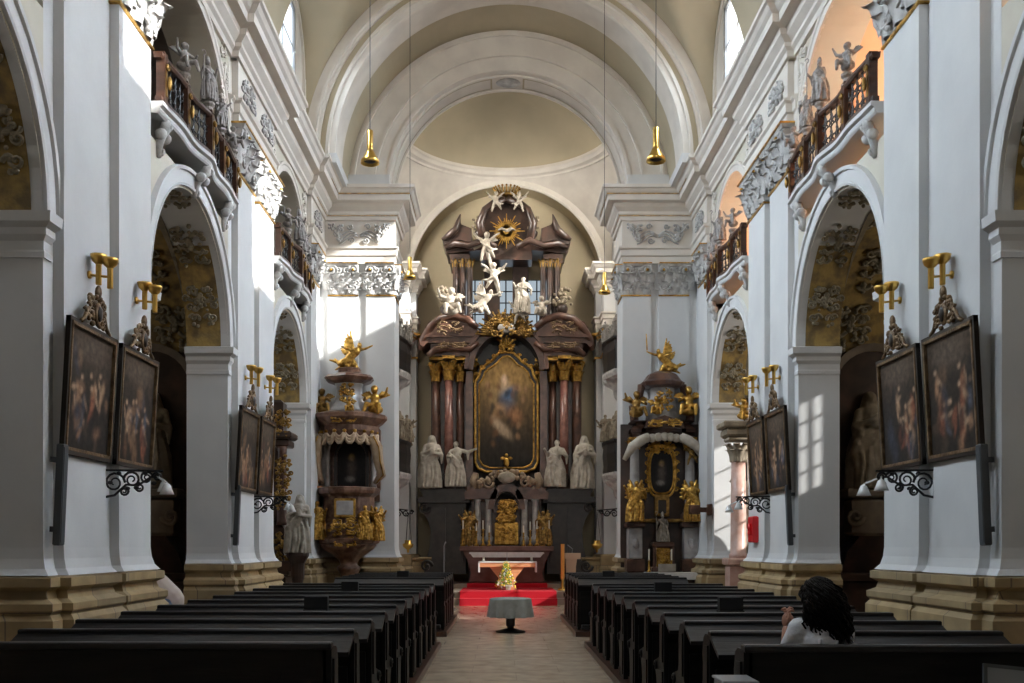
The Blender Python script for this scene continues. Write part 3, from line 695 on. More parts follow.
        panel_with_arch(mb, yn, yf, 4.0, 6.42, a0, a1, 4.57, XB)
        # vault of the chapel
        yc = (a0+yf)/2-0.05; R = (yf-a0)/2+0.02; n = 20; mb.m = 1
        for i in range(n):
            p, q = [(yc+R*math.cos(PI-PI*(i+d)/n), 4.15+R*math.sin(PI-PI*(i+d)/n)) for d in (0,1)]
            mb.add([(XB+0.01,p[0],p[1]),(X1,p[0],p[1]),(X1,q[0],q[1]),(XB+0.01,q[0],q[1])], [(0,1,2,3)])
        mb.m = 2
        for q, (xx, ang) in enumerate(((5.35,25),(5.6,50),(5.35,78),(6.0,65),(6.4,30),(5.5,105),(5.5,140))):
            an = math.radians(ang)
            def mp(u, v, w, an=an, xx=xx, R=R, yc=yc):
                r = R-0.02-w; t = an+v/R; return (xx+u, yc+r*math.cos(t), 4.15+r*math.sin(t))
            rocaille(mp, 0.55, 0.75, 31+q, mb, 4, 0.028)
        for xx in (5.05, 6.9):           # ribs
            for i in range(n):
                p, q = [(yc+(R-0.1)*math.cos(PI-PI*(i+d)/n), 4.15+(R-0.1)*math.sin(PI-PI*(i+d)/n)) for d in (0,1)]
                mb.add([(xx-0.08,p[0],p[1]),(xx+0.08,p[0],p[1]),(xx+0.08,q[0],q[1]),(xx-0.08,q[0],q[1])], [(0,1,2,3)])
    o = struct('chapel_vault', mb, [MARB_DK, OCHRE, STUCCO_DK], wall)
    mb = MB(T)
    for (a0, a1) in ARCH:
        yn, yf = a0-0.45, a1+0.45
        for x0, x1, y0, y1, z0, z1 in ((XB,7.4,yn,yf,6.40,6.42),(7.4,7.42,yn,yf,6.42,9.6),(XB,7.4,yn-0.02,yn,6.42,9.6),(XB,7.4,yf,yf+0.02,6.42,9.6),(XB,7.42,yn,yf,9.6,9.62)): mb.box(x0, x1, y0, y1, z0, z1)
        mb.box(XB-0.01, XB+0.01, yn, a0, 6.42, 9.6); mb.box(XB-0.01, XB+0.01, a1, yf, 6.42, 9.6)
        panel_with_arch(mb, a0, a1, 7.2, 9.6, a0, a1, 7.22, XB)
        yc = (a0+a1)/2; R = (a1-a0)/2+0.3; n = 16
        for i in range(n):
            p, q = [(yc+R*math.cos(PI-PI*(i+d)/n), 7.2+R*math.sin(PI-PI*(i+d)/n)) for d in (0,1)]
            mb.add([(XB+0.01,p[0],p[1]),(7.4,p[0],p[1]),(7.4,q[0],q[1]),(XB+0.01,q[0],q[1])], [(0,1,2,3)])
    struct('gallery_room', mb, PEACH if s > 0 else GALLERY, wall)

# ---- chapel windows on the outer walls
wi = 1
def window(name, x, y0, y1, z0, z1, s, mull=3, rows=5, glass=None, frame_m=None, d=0.0):
    global wi
    T = side_T(s)
    mb = MB(T); t = 0.05
    mb.box(x-0.05, x+0.05, y0, y0+t, z0, z1); mb.box(x-0.05, x+0.05, y1-t, y1, z0, z1); mb.box(x-0.05, x+0.05, y0, y1, z0, z0+t); mb.box(x-0.05, x+0.05, y0, y1, z1-t, z1)
    for i in range(1, mull): yy = y0+(y1-y0)*i/mull; mb.box(x-0.02, x+0.02, yy-0.015, yy+0.015, z0, z1)
    for j in range(1, rows): zz = z0+(z1-z0)*j/rows; mb.box(x-0.02, x+0.02, y0, y1, zz-0.012, zz+0.012)
    f = struct('window_%d' % wi, mb, frame_m or STEEL); wi += 1
    mb = MB(T); mb.box(x-0.006, x+0.006, y0+0.02, y1-0.02, z0+0.02, z1-0.02); obj('pane', mb, glass or WINDOW_GLASS, f)
    return f
for s in (-1, 1):
    for (a0, a1) in ARCH: window('w', 7.62, *CWIN[a0], s, 2, 4, glass=CHAPEL_GLASS if a0 < 10 or s < 0 else BAY_GLASS)

# ---- nave vault with lunettes
NWIN = {7.3: (6.95,8.22,10.85,12.15), 13.4: (12.48,14.32,10.05,12.35), 19.45: (18.18,20.12,10.05,12.4)}
LUN = [(yc, 1.42) for yc in (7.3, 13.4, 19.45)]
def zvault(x, y):
    z = ZC+0.03+math.sqrt(max(0, 4.3**2-x*x))
    for yc, h in LUN:
        d = abs(y-yc)
        if d < h: z = max(z, 11.3+math.sqrt(h*h-d*d))
    return z
mb = MB(); mb.smooth = True
Y0, Y1, nx, ny = -5.0, 20.9, 64, 320
mb.grid(lambda u, v: (lambda x, y: (x, y, zvault(x, y)))(-4.3*math.cos(PI*u), Y0+(Y1-Y0)*v), nx, ny)
ceil = struct('ceiling', mb, TAN)
for s in (-1, 1):
    T = side_T(s); mb = MB(T)
    for yc, h in LUN:
        a, b_, c, d = NWIN[yc]
        X = 4.302
        def q(y0, y1, z0, z1): mb.add([(X,y0,z0),(X,y1,z0),(X,y1,z1),(X,y0,z1)], [(0,1,2,3)])
        q(yc-1.5, a, 9.6, 12.8); q(b_, yc+1.5, 9.6, 12.8); q(a, b_, 9.6, c); q(a, b_, d, 12.8)
        X2 = 4.42
        mb.add([(X,a,c),(X2,a,c),(X2,a,d),(X,a,d)], [(0,1,2,3)]); mb.add([(X,b_,c),(X2,b_,c),(X2,b_,d),(X,b_,d)], [(0,1,2,3)])
        mb.add([(X,a,c),(X2,a,c),(X2,b_,c),(X,b_,c)], [(0,1,2,3)]); mb.add([(X,a,d),(X2,a,d),(X2,b_,d),(X,b_,d)], [(0,1,2,3)])
        archivolt(mb, yc, h-0.10, 11.3, 4.30, [(0,0),(0,0.05),(0.09,0.05),(0.10,0)])
        for yy in (yc-h+0.05, yc+h-0.05): mb.box(4.24, 4.31, yy-0.05, yy+0.05, 9.67, 11.3)
    struct('lunette', mb, PLASTER_MOULD, ceil)
    for yc, h in LUN: window('w', 4.37, *NWIN[yc], s, 2, 3)

# ---- chancel arch: rib, soffits, stepped face
def ring_soffit(mb, R, zc, y0, y1, n=48):
    for i in range(n):
        a, b_ = PI*i/n, PI*(i+1)/n
        mb.add([(R*math.cos(a),y0,zc+R*math.sin(a)),(R*math.cos(b_),y0,zc+R*math.sin(b_)),(R*math.cos(b_),y1,zc+R*math.sin(b_)),(R*math.cos(a),y1,zc+R*math.sin(a))], [(0,1,2,3)])
def ring_prof(mb, prof, zc, n=56):
    """prof: (R, y) polyline revolved over the half circle"""
    K = len(prof); vs = []
    for i in range(n+1):
        a = PI*i/n
        for (R, y) in prof: vs.append((R*math.cos(a), y, zc+R*math.sin(a)))
    mb.add(vs, [(i*K+k, (i+1)*K+k, (i+1)*K+k+1, i*K+k+1) for i in range(n) for k in range(K-1)])
ZR = 9.72
mb = MB(); ring_prof(mb, [(4.32,20.9),(4.12,20.9),(4.12,20.84),(4.06,20.82),(4.04,20.88),(3.98,20.88),(3.97,20.92)], ZR); ring_prof(mb, [(3.86,20.93),(3.85,20.88),(3.78,20.86),(3.76,20.90),(3.64,20.90),(3.62,20.96),(3.62,21.7),(3.66,21.72)], ZR)
rib = struct('trim_2', mb, PLASTER_MOULD)
mb = MB(); ring_prof(mb, [(3.97,20.92),(3.86,20.93)], ZR); ring_prof(mb, [(3.66,21.7),(3.66,22.86)], ZR); obj('tan_soffit', mb, TAN, rib)
mb = MB(); ring_prof(mb, [(3.67,22.86),(3.58,22.86),(3.57,22.80),(3.52,22.80),(3.51,22.84),(3.48,22.84),(3.12,22.84),(3.11,22.80),(3.06,22.80),(3.05,22.85),(2.80,22.85),(2.79,22.80),(2.72,22.80),(2.70,22.86),(2.70,23.0)], ZR)
ring_prof(mb, [(2.70,23.0),(2.70,23.85),(3.6,23.86)], ZR)
for (y0, y1) in ((22.98,23.05),(23.70,23.77)):
    ring_prof(mb, [(2.70,y0),(2.66,y0),(2.66,y1),(2.70,y1)], ZR)
ch = struct('trim_3', mb, PLASTER_MOULD)
mb = MB()
for a0, a1 in ((0.1, PI/2-0.14), (PI/2+0.14, PI-0.1)):
    K = 20; R = 2.693
    for i in range(K):
        a, b_ = a0+(a1-a0)*i/K, a0+(a1-a0)*(i+1)/K
        for y0, y1 in ((23.12,23.16),(23.60,23.64)):
            mb.add([(R*math.cos(a),y0,ZR+R*math.sin(a)),(R*math.cos(b_),y0,ZR+R*math.sin(b_)),(R*math.cos(b_),y1,ZR+R*math.sin(b_)),(R*math.cos(a),y1,ZR+R*math.sin(a))], [(0,1,2,3)])
    for a in (a0, a1): mb.add([(R*math.cos(a),23.12,ZR+R*math.sin(a)),(R*math.cos(a+0.015),23.12,ZR+R*math.sin(a+0.015)),(R*math.cos(a+0.015),23.64,ZR+R*math.sin(a+0.015)),(R*math.cos(a),23.64,ZR+R*math.sin(a))], [(0,1,2,3)])
obj('soffit_panel', mb, TAN, ch)
mb = MB(); mb.smooth = True; mb.ball((0,23.38,ZR+2.70), (0.32,0.24,0.05), 20, 6); mb.smooth = False
obj('keystone_cartouche', mb, STUCCO, ch)
mb = MB(); mb.smooth = True; mb.ball((0,21.3,ZR+3.62), (0.42,0.30,0.08), 20, 6)
for sg in (-1, 1): spiral(lambda u, v, w: (u, 21.3+v, ZR+3.58-w), (sg*0.48, 0), 0.16, 1.2, 0, sg, 0.04, mb)
mb.smooth = False; obj('rib_cartouche', mb, PLASTER_MOULD, rib)
# grey stilted blocks standing on the cornice under the rib, and the solid wall over the chancel arch
mb = MB()
for s in (-1, 1): mb.box(min(s*2.72,s*4.3), max(s*2.72,s*4.3), 22.80, 23.8, 9.66, 9.92); mb.box(min(s*2.70,s*3.66), max(s*2.70,s*3.66), 22.72, 22.87, 9.66, 10.03); mb.box(min(s*3.61,s*5.0), max(s*3.61,s*5.0), 20.88, 23.9, 9.6, 9.80)
obj('stilt_block', mb, PLASTER, ch)
mb = MB(); ring_prof(mb, [(3.6,23.86),(6.5,23.86)], ZR); ring_prof(mb, [(4.3,20.9),(6.5,20.9)], ZR)
for s in (-1, 1): mb.box(min(s*2.6,s*5), max(s*2.6,s*5), 22.9, 23.86, 0, 9.6) if False else mb.add([(s*2.6,23.86,0),(s*5,23.86,0),(s*5,23.86,ZR),(s*2.6,23.86,ZR)], [(0,1,2,3)])
struct('wall_front', mb, PLASTER_MOULD)
mb = MB(); mb.add([(-8,-5,0),(8,-5,0),(8,-5,14.5),(-8,-5,14.5)], [(0,1,2,3)]); struct('wall_rear', mb, PLASTER)

# ---- chancel
CXW, CY0, CY1, CR = 3.3, 24.6, 31.3, 3.3
YCC = 28.0
mb = MB(); mb.smooth = True
Rp = CR*math.sqrt(2); zp = 9.75
def pend(u, v):
    # polar map of the square: v=0 circle, v=1 square edge
    a = 2*PI*u; c, s_ = math.cos(a), math.sin(a); k = CR/max(abs(c), abs(s_)); r = CR+(k-CR)*v
    return (r*c, YCC+r*s_, zp+math.sqrt(max(0, Rp*Rp-r*r)))
mb.grid(pend, 128, 12)
pen = struct('ceiling_chancel', mb, PLASTER_MOULD)
mb = MB(); mb.smooth = False
mb.lathe([(3.32,13.05),(3.22,13.02),(3.20,13.08),(3.10,13.12),(3.06,13.10),(3.02,13.18),(2.98,13.22),(2.98,13.3)], (0,YCC,0), 96, caps=False)
obj('dome_ring', mb, PLASTER_MOULD, pen)
mb = MB(); mb.smooth = True
mb.lathe([(3.0*math.cos(PI/2*i/14), 13.25+1.9*math.sin(PI/2*i/14)) for i in range(15)], (0,YCC,0), 64, caps=False)
obj('dome_shell', mb, TAN, pen)
mb = MB()
for s in (-1, 1):
    # side walls with a high window and openings masked by the oratories
    X = s*CXW
    def q(y0, y1, z0, z1): mb.add([(X,y0,z0),(X,y1,z0),(X,y1,z1),(X,y0,z1)], [(0,1,2,3)])
    if s < 0: q(23.86,26.8,0,13.2)
    else: q(23.86,24.3,0,13.2); q(24.3,26.8,0,1.2); q(24.3,26.8,3.2,13.2)
    q(29.2,CY1,0,13.2); q(26.8,29.2,0,10.3); q(26.8,29.2,12.4,13.2)
struct('wall_chancel', mb, PLASTER)
window('w', CXW+0.02, 24.3, 26.8, 1.2, 3.2, 1, 2, 3, glass=ADDED_GLASS)  # unseen window added to let sun onto the carpet
for s in (-1, 1): window('w', CXW+0.02, 26.8, 29.2, 10.3, 12.4, s, 2, 3)
# east wall plane with the big arch, corner piers
mb = MB()
n = 40; Ra = 2.98; za = 9.85
for i in range(n):
    t0 = PI-PI*i/n; t1 = PI-PI*(i+1)/n
    p = (Ra*math.cos(t0), za+Ra*math.sin(t0)); r_ = (Ra*math.cos(t1), za+Ra*math.sin(t1))
    mb.add([(p[0],CY1,p[1]),(r_[0],CY1,r_[1]),(r_[0],CY1,13.6),(p[0],CY1,13.6)], [(0,1,2,3)])
for s in (-1, 1): mb.add([(s*2.98,CY1,0),(s*3.4,CY1,0),(s*3.4,CY1,13.6),(s*2.98,CY1,13.6)], [(0,1,2,3)])
struct('wall_chancel_arch', mb, PLASTER_MOULD)
mb = MB(); ring_prof(mb, [(2.98,CY1+0.02),(2.98,CY1-0.06),(3.04,CY1-0.08),(3.06,CY1-0.05),(3.13,CY1-0.05),(3.14,CY1)], za); struct('trim_4', mb, PLASTER_MOULD)
for s in (-1, 1):
    mb = MB(side_T(s))
    pth = [(3.3,30.2),(2.95,30.2),(2.95,30.9),(2.78,30.9),(2.78,31.5),(2.98,31.5),(2.98,32.0)]
    mb.sweep(pth, [(0,0.0),(0,10.1)], side=1)
    pier = struct('trim_%d' % (6 if s > 0 else 5), mb, PLASTER)
    mb = MB(side_T(s)); mb.sweep(pth, [(o*0.75, z+0.42) for o, z in CORN], side=1); mb.sweep(pth, [(o, z+0.25) for o, z in ARCHI[:8]], side=1); obj('cornice', mb, PLASTER_MOULD, pier)
    mb = MB(side_T(s)); mb.sweep(pth[:-1], [(0,0),(0.14,0),(0.14,0.9),(0.08,1.0),(0.1,1.3),(0,1.34)], side=1); obj('stone_base', mb, SAND, pier)
    mb = MB(side_T(s))
    for (p, q_) in (((2.95,30.2),(2.95,30.9)),((2.95,30.9),(2.78,30.9)),((2.78,30.9),(2.78,31.5))):
        d = Vector((q_[0]-p[0], q_[1]-p[1])); L = d.length; d.normalize(); nr = Vector((-d.y, d.x))
        def mp(u, v, w): return (p[0]+d.x*u+nr.x*w, p[1]+d.y*u+nr.y*w, v)
        mb.m = 0
        for i in range(max(1, int(L/0.2))): leaf(mp, L*(i+0.5)/max(1,int(L/0.2)), 7.45, 0.22, 0.5, 0.12, mb)
        mb.m = 1; mb.smooth = True; spiral(lambda u, v, w: mp(u, v, w+0.05), (L*0.5, 7.95), 0.10, 1.4, 0, 1, 0.03, mb); mb.smooth = False
        mb.sweep([p, q_], [(0,7.36),(0.05,7.37),(0.05,7.42),(0,7.43)], side=1); mb.sweep([p, q_], [(0,8.1),(0.12,8.1),(0.12,8.16),(0,8.17)], side=1)
    obj('capital', mb, [STUCCO, GOLD], pier)
# apse recess: side walls, barrel, back wall with window behind the altar
mb = MB(); YB = 32.0
ring_soffit(mb, Ra, za, CY1, YB)
for s in (-1, 1): mb.add([(s*2.98,CY1,9.8),(s*2.98,YB,9.8),(s*2.98,YB,0),(s*2.98,CY1,0)], [(0,1,2,3)])
def q(x0, x1, z0, z1): mb.add([(x0,YB,z0),(x1,YB,z0),(x1,YB,z1),(x0,YB,z1)], [(0,1,2,3)])
wx, wz0, wz1 = 1.32, 7.9, 10.1
q(-3.2,-wx,0,13.6); q(wx,3.2,0,13.6); q(-wx,wx,0,wz0); q(-wx,wx,wz1,13.6)
struct('wall_back', mb, mat('apse_plaster', (0.55,0.47,0.32), 0.85, 0, (0.48,0.41,0.28), 1.2))
mb = MB(); t = 0.03
for i in range(9): x = -wx+2*wx*i/8; mb.box(x-0.02, x+0.02, YB+0.02, YB+0.06, wz0, wz1)
for j in range(7): z = wz0+(wz1-wz0)*j/6; mb.box(-wx, wx, YB+0.02, YB+0.06, z-0.015, z+0.015)
f = struct('window_%d' % wi, mb, GRILLE_M); wi += 1
mb = MB(); mb.box(-wx, wx, YB+0.06, YB+0.08, wz0, wz1); obj('pane', mb, APSE_GLASS, f)
# altar steps, carpet
mb = MB(); mb.box(-3.2, 3.2, 26.9, YB, 0.0, 0.17); mb.box(-3.2, 3.2, 27.25, YB, 0.17, 0.34); mb.box(-2.7, 2.7, 29.35, YB, 0.34, 0.47); struct('trim_7', mb, mat('step_stone', (0.34,0.29,0.23), 0.4, 0, (0.28,0.24,0.19), 3))
mb = MB(); mb.box(-1.27, 1.33, 26.5, 27.1, 0.0, 0.19); mb.box(-1.27, 1.33, 26.85, 29.34, 0.19, 0.365); mb.box(-1.16, 1.20, 29.33, 30.0, 0.34, 0.485)
tag(obj('red_carpet', mb, CARPET), 'bright red carpet covering the two altar steps', 'carpet')
# outer solid shell blocks stray light over the vaults of the galleries
# ================================================================== PEWS
def end_poly(h=1.0, d=0.50):
    return [(0,0),(d*0.95,0),(d*1.0,0.06),(d*0.80,0.12),(d*0.72,0.25),(d*0.85,0.42),(d*0.98,0.50),(d*0.92,0.58),(d*0.55,0.62),(d*0.42,0.72),(d*0.50,0.86),(d*0.42,h-0.03),(d*0.3,h),(0,h)]
def make_pew(L, name, label, desk=True, front=False):
    """local: x 0..L, back board at y=0 (towards the visitor), seat towards +y"""
    t = thing(name, label, 'pew')
    mb = MB(); mb.bbox(0.03, L-0.03, 0.0, 0.035, 0.12, 0.99, 0.004)
    for i in range(4): xa = L*(i+0.08)/4; mb.bbox(xa, xa+L/4*0.84, -0.012, 0.002, 0.22, 0.78, 0.008)
    obj('backrest', mb, PEW, t)
    mb = MB()
    if desk: mb.add([(0,-0.26,0.90),(L,-0.26,0.90),(L,0.05,1.03),(0,0.05,1.03),(0,-0.26,0.87),(L,-0.26,0.87),(L,0.05,1.0),(0,0.05,1.0)], [(0,1,2,3),(4,7,6,5),(0,4,5,1),(1,5,6,2),(2,6,7,3),(3,7,4,0)])
    mb.bbox(0, L, -0.02, 0.07, 0.985, 1.03, 0.008)
    obj('book_rest' if desk else 'top_rail', mb, PEW_TOP, t)
    mb = MB(); mb.bbox(0.03, L-0.03, 0.03, 0.42, 0.43, 0.47, 0.008); obj('seat', mb, PEW, t)
    for x0 in (0.0, L-0.05):
        mb = MB(); mb.prism(end_poly(), x0, x0+0.05, 'x')
        xo = x0-0.012 if x0 == 0 else x0+0.05
        mb.prism([(0.05,0.14),(0.32,0.14),(0.30,0.36),(0.36,0.50),(0.05,0.52)], xo, xo+0.012, 'x'); mb.prism([(0.04,0.60),(0.18,0.62),(0.17,0.92),(0.04,0.93)], xo, xo+0.012, 'x')
        mb.smooth = True; spiral(lambda u, v, w: (x0+0.025+(0.035 if x0 else -0.035), 0.40+u, 0.53+v), (0, 0), 0.05, 1.3, 0, 1, 0.012, mb)
        mb.smooth = False; obj('end_panel', mb, PEW, t)
    if desk:
        mb = MB(); mb.bbox(0.05, L-0.05, -0.34, -0.14, 0.12, 0.20, 0.01); obj('kneeler', mb, PEW, t)
    return t
ordn = ['nearest', 'second', 'third', 'fourth', 'fifth', 'sixth', 'seventh', 'eighth', 'ninth', 'tenth', 'last']
def pew_lbl(k, side): return ('dark wooden pew %s of the aisle, %s row%s of the long block' % (side, ordn[k], '' if k in (0, 10) else ' from the viewer'))
pew_pos = {}
for side, x0, L, y0, dy in (('left', -3.48, 2.285, 5.89, 0.925), ('right', 1.195, 1.945, 5.73, 0.925)):
    near = make_pew(L, 'church_pew', pew_lbl(0, side), desk=False); near.location = (x0, y0, 0.0)
    near['group'] = 'pews in the block %s of the aisle' % side
    proto = make_pew(L, 'church_pew', pew_lbl(1, side)); proto['group'] = near['group']
    kids()
    for k in range(1, 11):
        loc = (x0, y0+dy*k, 0.0)
        if k == 1: proto.location = loc
        else: dup(proto, loc, 0, pew_lbl(k, side))
    # the shorter front block before the altar steps
    L2 = 1.95; xx = -1.195-L2 if side == 'left' else 1.195
    g = 'pews in the front block %s of the aisle' % side
    p = None
    for j in range(5):
        lb = 'dark wooden pew %s of the aisle, %s' % (side, ['rear row of the front block', 'second row of the front block from the rear', 'middle row of the front block', 'second row of the front block from the altar', 'row of the front block closest to the altar'][j])
        loc = (xx, 17.9+0.8*j, 0.0)
        if p is None: p = make_pew(L2, 'church_pew', lb); p.location = loc; p['group'] = g; kids()
        else: dup(p, loc, 0, lb)
# black number boxes on the book rests
for px, py, Y, lb in ((318, 604.5, 9.45, 'small black box on a left pew, the one nearest the viewer'), (351, 588, 13.3, 'small black box on a left pew, middle one of three'), (403.5, 577, 18.75, 'small black box on a pew of the left front block'),
                      (728.5, 605.5, 9.3, 'small black box on a right pew, the one nearest the viewer'), (662, 588.5, 13.1, 'small black box on a right pew, middle one of three'), (608, 577, 18.75, 'small black box on a pew of the right front block')):
    w = 23*0.0095/2; x = PX(px, Y)
    b = MB(); b.bbox(x-w, x+w, Y-0.12, Y-0.03, 1.0, 1.125, 0.006); b.box(x-w*1.05, x+w*1.05, Y-0.14, Y-0.02, 0.985, 1.003)
    tag(obj('black_box', b, BOX_BLACK), lb, 'box', 'black boxes on the pews')

# ================================================================== ROUND TABLE IN THE AISLE
tx, ty = PX(510.5, 18.5), 18.5
t = thing('round_table', 'small round table on a dark pedestal, in the middle of the aisle', 'table', (tx, ty, 0), world=True)
b = MB(); b.lathe([(0.27,0),(0.27,0.02),(0.14,0.05),(0.06,0.08),(0.06,0.10),(0.085,0.12),(0.085,0.50),(0.2,0.53),(0.2,0.56)], (tx,ty,0), 24); obj('pedestal', b, GRILLE_M, t)
b = MB(); b.lathe([(0.36,0.585),(0.37,0.59),(0.37,0.605),(0.36,0.61)], (tx,ty,0), 32); obj('tabletop', b, WOOD_BR, t)
b = MB(); b.smooth = True
prof = [(0.0,0.628),(0.355,0.628),(0.38,0.62)]+[(0.385+0.025*i/6, 0.61-0.33*i/6) for i in range(7)]
n = 96; vs = []
for i, (r, z) in enumerate(prof):
    for k in range(n):
        a = 2*PI*k/n; amp = max(0, (0.62-z))*0.12; vs.append((tx+(r+amp*math.sin(11*a+0.8*math.sin(3*a)))*math.cos(a), ty+(r+amp*math.sin(11*a+0.8*math.sin(3*a)))*math.sin(a), z))
b.add(vs, [(i*n+k, i*n+(k+1)%n, (i+1)*n+(k+1)%n, (i+1)*n+k) for i in range(len(prof)-1) for k in range(n)])
tag(obj('tablecloth', b, CLOTH_G), 'grey cloth hanging in folds over the round aisle table', 'tablecloth')

# ================================================================== PENDANT LAMPS
def pendant(px, py_bottom, py_top, Y, label, near=True):
    x = PX(px, Y); z = PZ(py_bottom, Y); k = (py_bottom-py_top)*Y/1000.0
    t = thing('pendant_lamp', label, 'lamp', (x, Y, z), group='brass pendant lamps', world=True)
    ztop = (zvault(x, Y) if Y < 20.9 else 9.72+math.sqrt(3.62**2-x*x))
    b = MB(); b.tube([(x,Y,z+k),(x,Y,ztop)], 0.0055, 5); obj('cord', b, GRILLE_M, t)
    b = MB(); b.smooth = True; b.lathe([(0.0,k*1.0),(0.035*k/0.48,k*0.99),(0.045*k/0.48,k*0.97),(0.045*k/0.48,k*0.40),(0.05*k/0.48,k*0.38)], (x,Y,z), 16); obj('tube', b, BRASS, t)
    b = MB(); b.smooth = True; kk = k/0.48; b.lathe([(0.05*kk,k*0.40),(0.07*kk,k*0.30),(0.10*kk,k*0.18),(0.13*kk,k*0.10),(0.135*kk,0.0),(0.125*kk,0.0),(0.12*kk,k*0.08),(0.05*kk,k*0.25)], (x,Y,z), 20); obj('lamp_shade', b, BRASS, t)
    b = MB(); b.ball((x,Y,z+0.05*kk), (0.10*kk,0.10*kk,0.04*kk), 10, 6); obj('bulb', b, GRILLE_M, t)
pendant(370, 163.5, 130, 14.4, 'brass pendant lamp hanging by the left wall, nearer pair')
pendant(656, 161.5, 127, 14.4, 'brass pendant lamp hanging by the right wall, nearer pair')
pendant(410, 278.5, 257, 20.3, 'brass pendant lamp hanging before the altar at its left')
pendant(604.5, 293.5, 272, 20.3, 'brass pendant lamp hanging before the altar at its right')

# ================================================================== WALL THINGS: built for the right wall (facing -x), turned for the left
def wall_T(s, Y, z): return TR(s*XP, Y, z, 0 if s > 0 else PI)
SC = Matrix.Scale(0.62, 4)
def sconce(label):
    t = thing('wall_sconce', label, 'sconce', group='brass double wall sconces')
    b = MB(SC); b.smooth = True
    b.tube([(0,0,0.02),(-0.035,0,0.02)], 0.062, 14); obj('backplate', b, BRASS, t)
    b = MB(SC); b.tube([(0,0,0.02),(-0.34,0.0,-0.02)], 0.02, 8); obj('arm', b, BRASS, t)
    for x, dz in ((-0.16, 0.0), (-0.34, -0.06)):
        b = MB(SC); b.smooth = True; b.lathe([(0.042,-0.14),(0.045,-0.13),(0.045,0.20),(0.05,0.22)], (x,0,dz), 14); tb = obj('tube', b, BRASS, t)
        b = MB(SC); b.smooth = True; b.lathe([(0.045,0.18),(0.06,0.195),(0.10,0.23),(0.125,0.29),(0.13,0.33),(0.12,0.33),(0.09,0.25),(0.03,0.21)], (x,0,dz), 16); obj('cup', b, BRASS, t)
    return t
sc0 = None
wherep = [('nearest the viewer', 9.72), ('second from the viewer', 10.98), ('third from the viewer', 15.70), ('fourth from the viewer', 17.0)]
for s, sn in ((-1, 'left'), (1, 'right')):
    for i, (w, Y) in enumerate(wherep):
        lb = 'double brass wall light on the %s piers, %s, above a painting' % (sn, w)
        z = [4.22, 4.28, 4.22, 4.28][i]
        if sc0 is None: sc0 = sconce(lb); sc0.location = (s*XP, Y, z); sc0.rotation_euler = (0,0,0 if s > 0 else PI); kids()
        else: dup(sc0, (s*XP, Y, z), 0 if s > 0 else PI, lb)

def framed(s, Y, w, h, z0, seed, label, lean=0.07):
    T = wall_T(s, Y, z0) @ Matrix.Rotation(0, 4, 'Z')
    t = thing('framed_painting', label, 'painting', (s*XP, Y, z0), 0 if s > 0 else PI, 'dark framed paintings on the piers')
    # local: faces -x, width along y, leaning forward at the top
    L = Matrix.Shear('XY', 4, (0, 0)); L = Matrix(((1,0,-lean/h,0.0),(0,1,0,0),(0,0,1,0),(0,0,0,1)))
    fw = 0.055
    mb = MB(L)
    for (y0, y1, z_0, z_1) in ((-w/2,-w/2+fw,0,h),(w/2-fw,w/2,0,h),(-w/2,w/2,0,fw),(-w/2,w/2,h-fw,h)):
        mb.m = 0; mb.box(-0.045, 0.0, y0, y1, z_0, z_1); 
    mb.m = 1
    a = fw-0.02
    for (y0, y1, z_0, z_1) in ((-w/2+a,-w/2+fw+0.01,a,h-a),(w/2-fw-0.01,w/2-a,a,h-a),(-w/2+a,w/2-a,a,fw+0.01),(-w/2+a,w/2-a,h-fw-0.01,h-a)): mb.box(-0.052, -0.01, y0, y1, z_0, z_1)
    obj('frame', mb, [FRAME_DK, BRONZE], t)
    canvas('canvas', w-2*fw+0.02, h-2*fw+0.02, seed, t, L @ TR(-0.02, 0, fw-0.01, -PI/2))
    mb = MB(L)
    def mp(u, v, n): return (-0.03-n*0.9, u*0.85, h+0.15+v*0.8)
    mb.m = 0; rocaille(mp, 0.52, 0.30, seed+2, mb, 4, 0.018)
    mb.smooth = True
    for sg in (-1, 1): curve(mp, [(sg*0.40,-0.19),(sg*0.30,-0.13),(sg*0.24,-0.02),(sg*0.14,0.06),(sg*0.07,0.18)], 0.022, 0.014, mb)
    mb.ball(mp(0,0.24,0.02), (0.03,0.05,0.07), 8, 6); mb.ball(mp(0.05,0.17,0.02), 0.03, 6, 5); mb.ball(mp(-0.05,0.17,0.02), 0.03, 6, 5); mb.ball(mp(0,-0.02,0.03), (0.025,0.085,0.11), 10, 8)
    mb.m = 1; mb.ball(mp(0,-0.02,0.05), (0.02,0.055,0.075), 10, 8); mb.smooth = False
    obj('crest', mb, [BRONZE, FRAME_DK], t)
    return t
desc = [('nearest the viewer', 9.62, 1.12), ('second from the viewer', 10.86, 1.10), ('third from the viewer', 15.66, 1.16), ('fourth from the viewer', 16.88, 1.04)]
for s, sn in ((-1, 'left'), (1, 'right')):
    for i, (w, Y, wd) in enumerate(desc):
        framed(s, Y, wd, 1.25 if i < 2 else 1.28, 2.44, 100+i*7+(50 if s > 0 else 0), 'dark framed oil painting with carved crest, %s on the %s piers' % (w, sn))

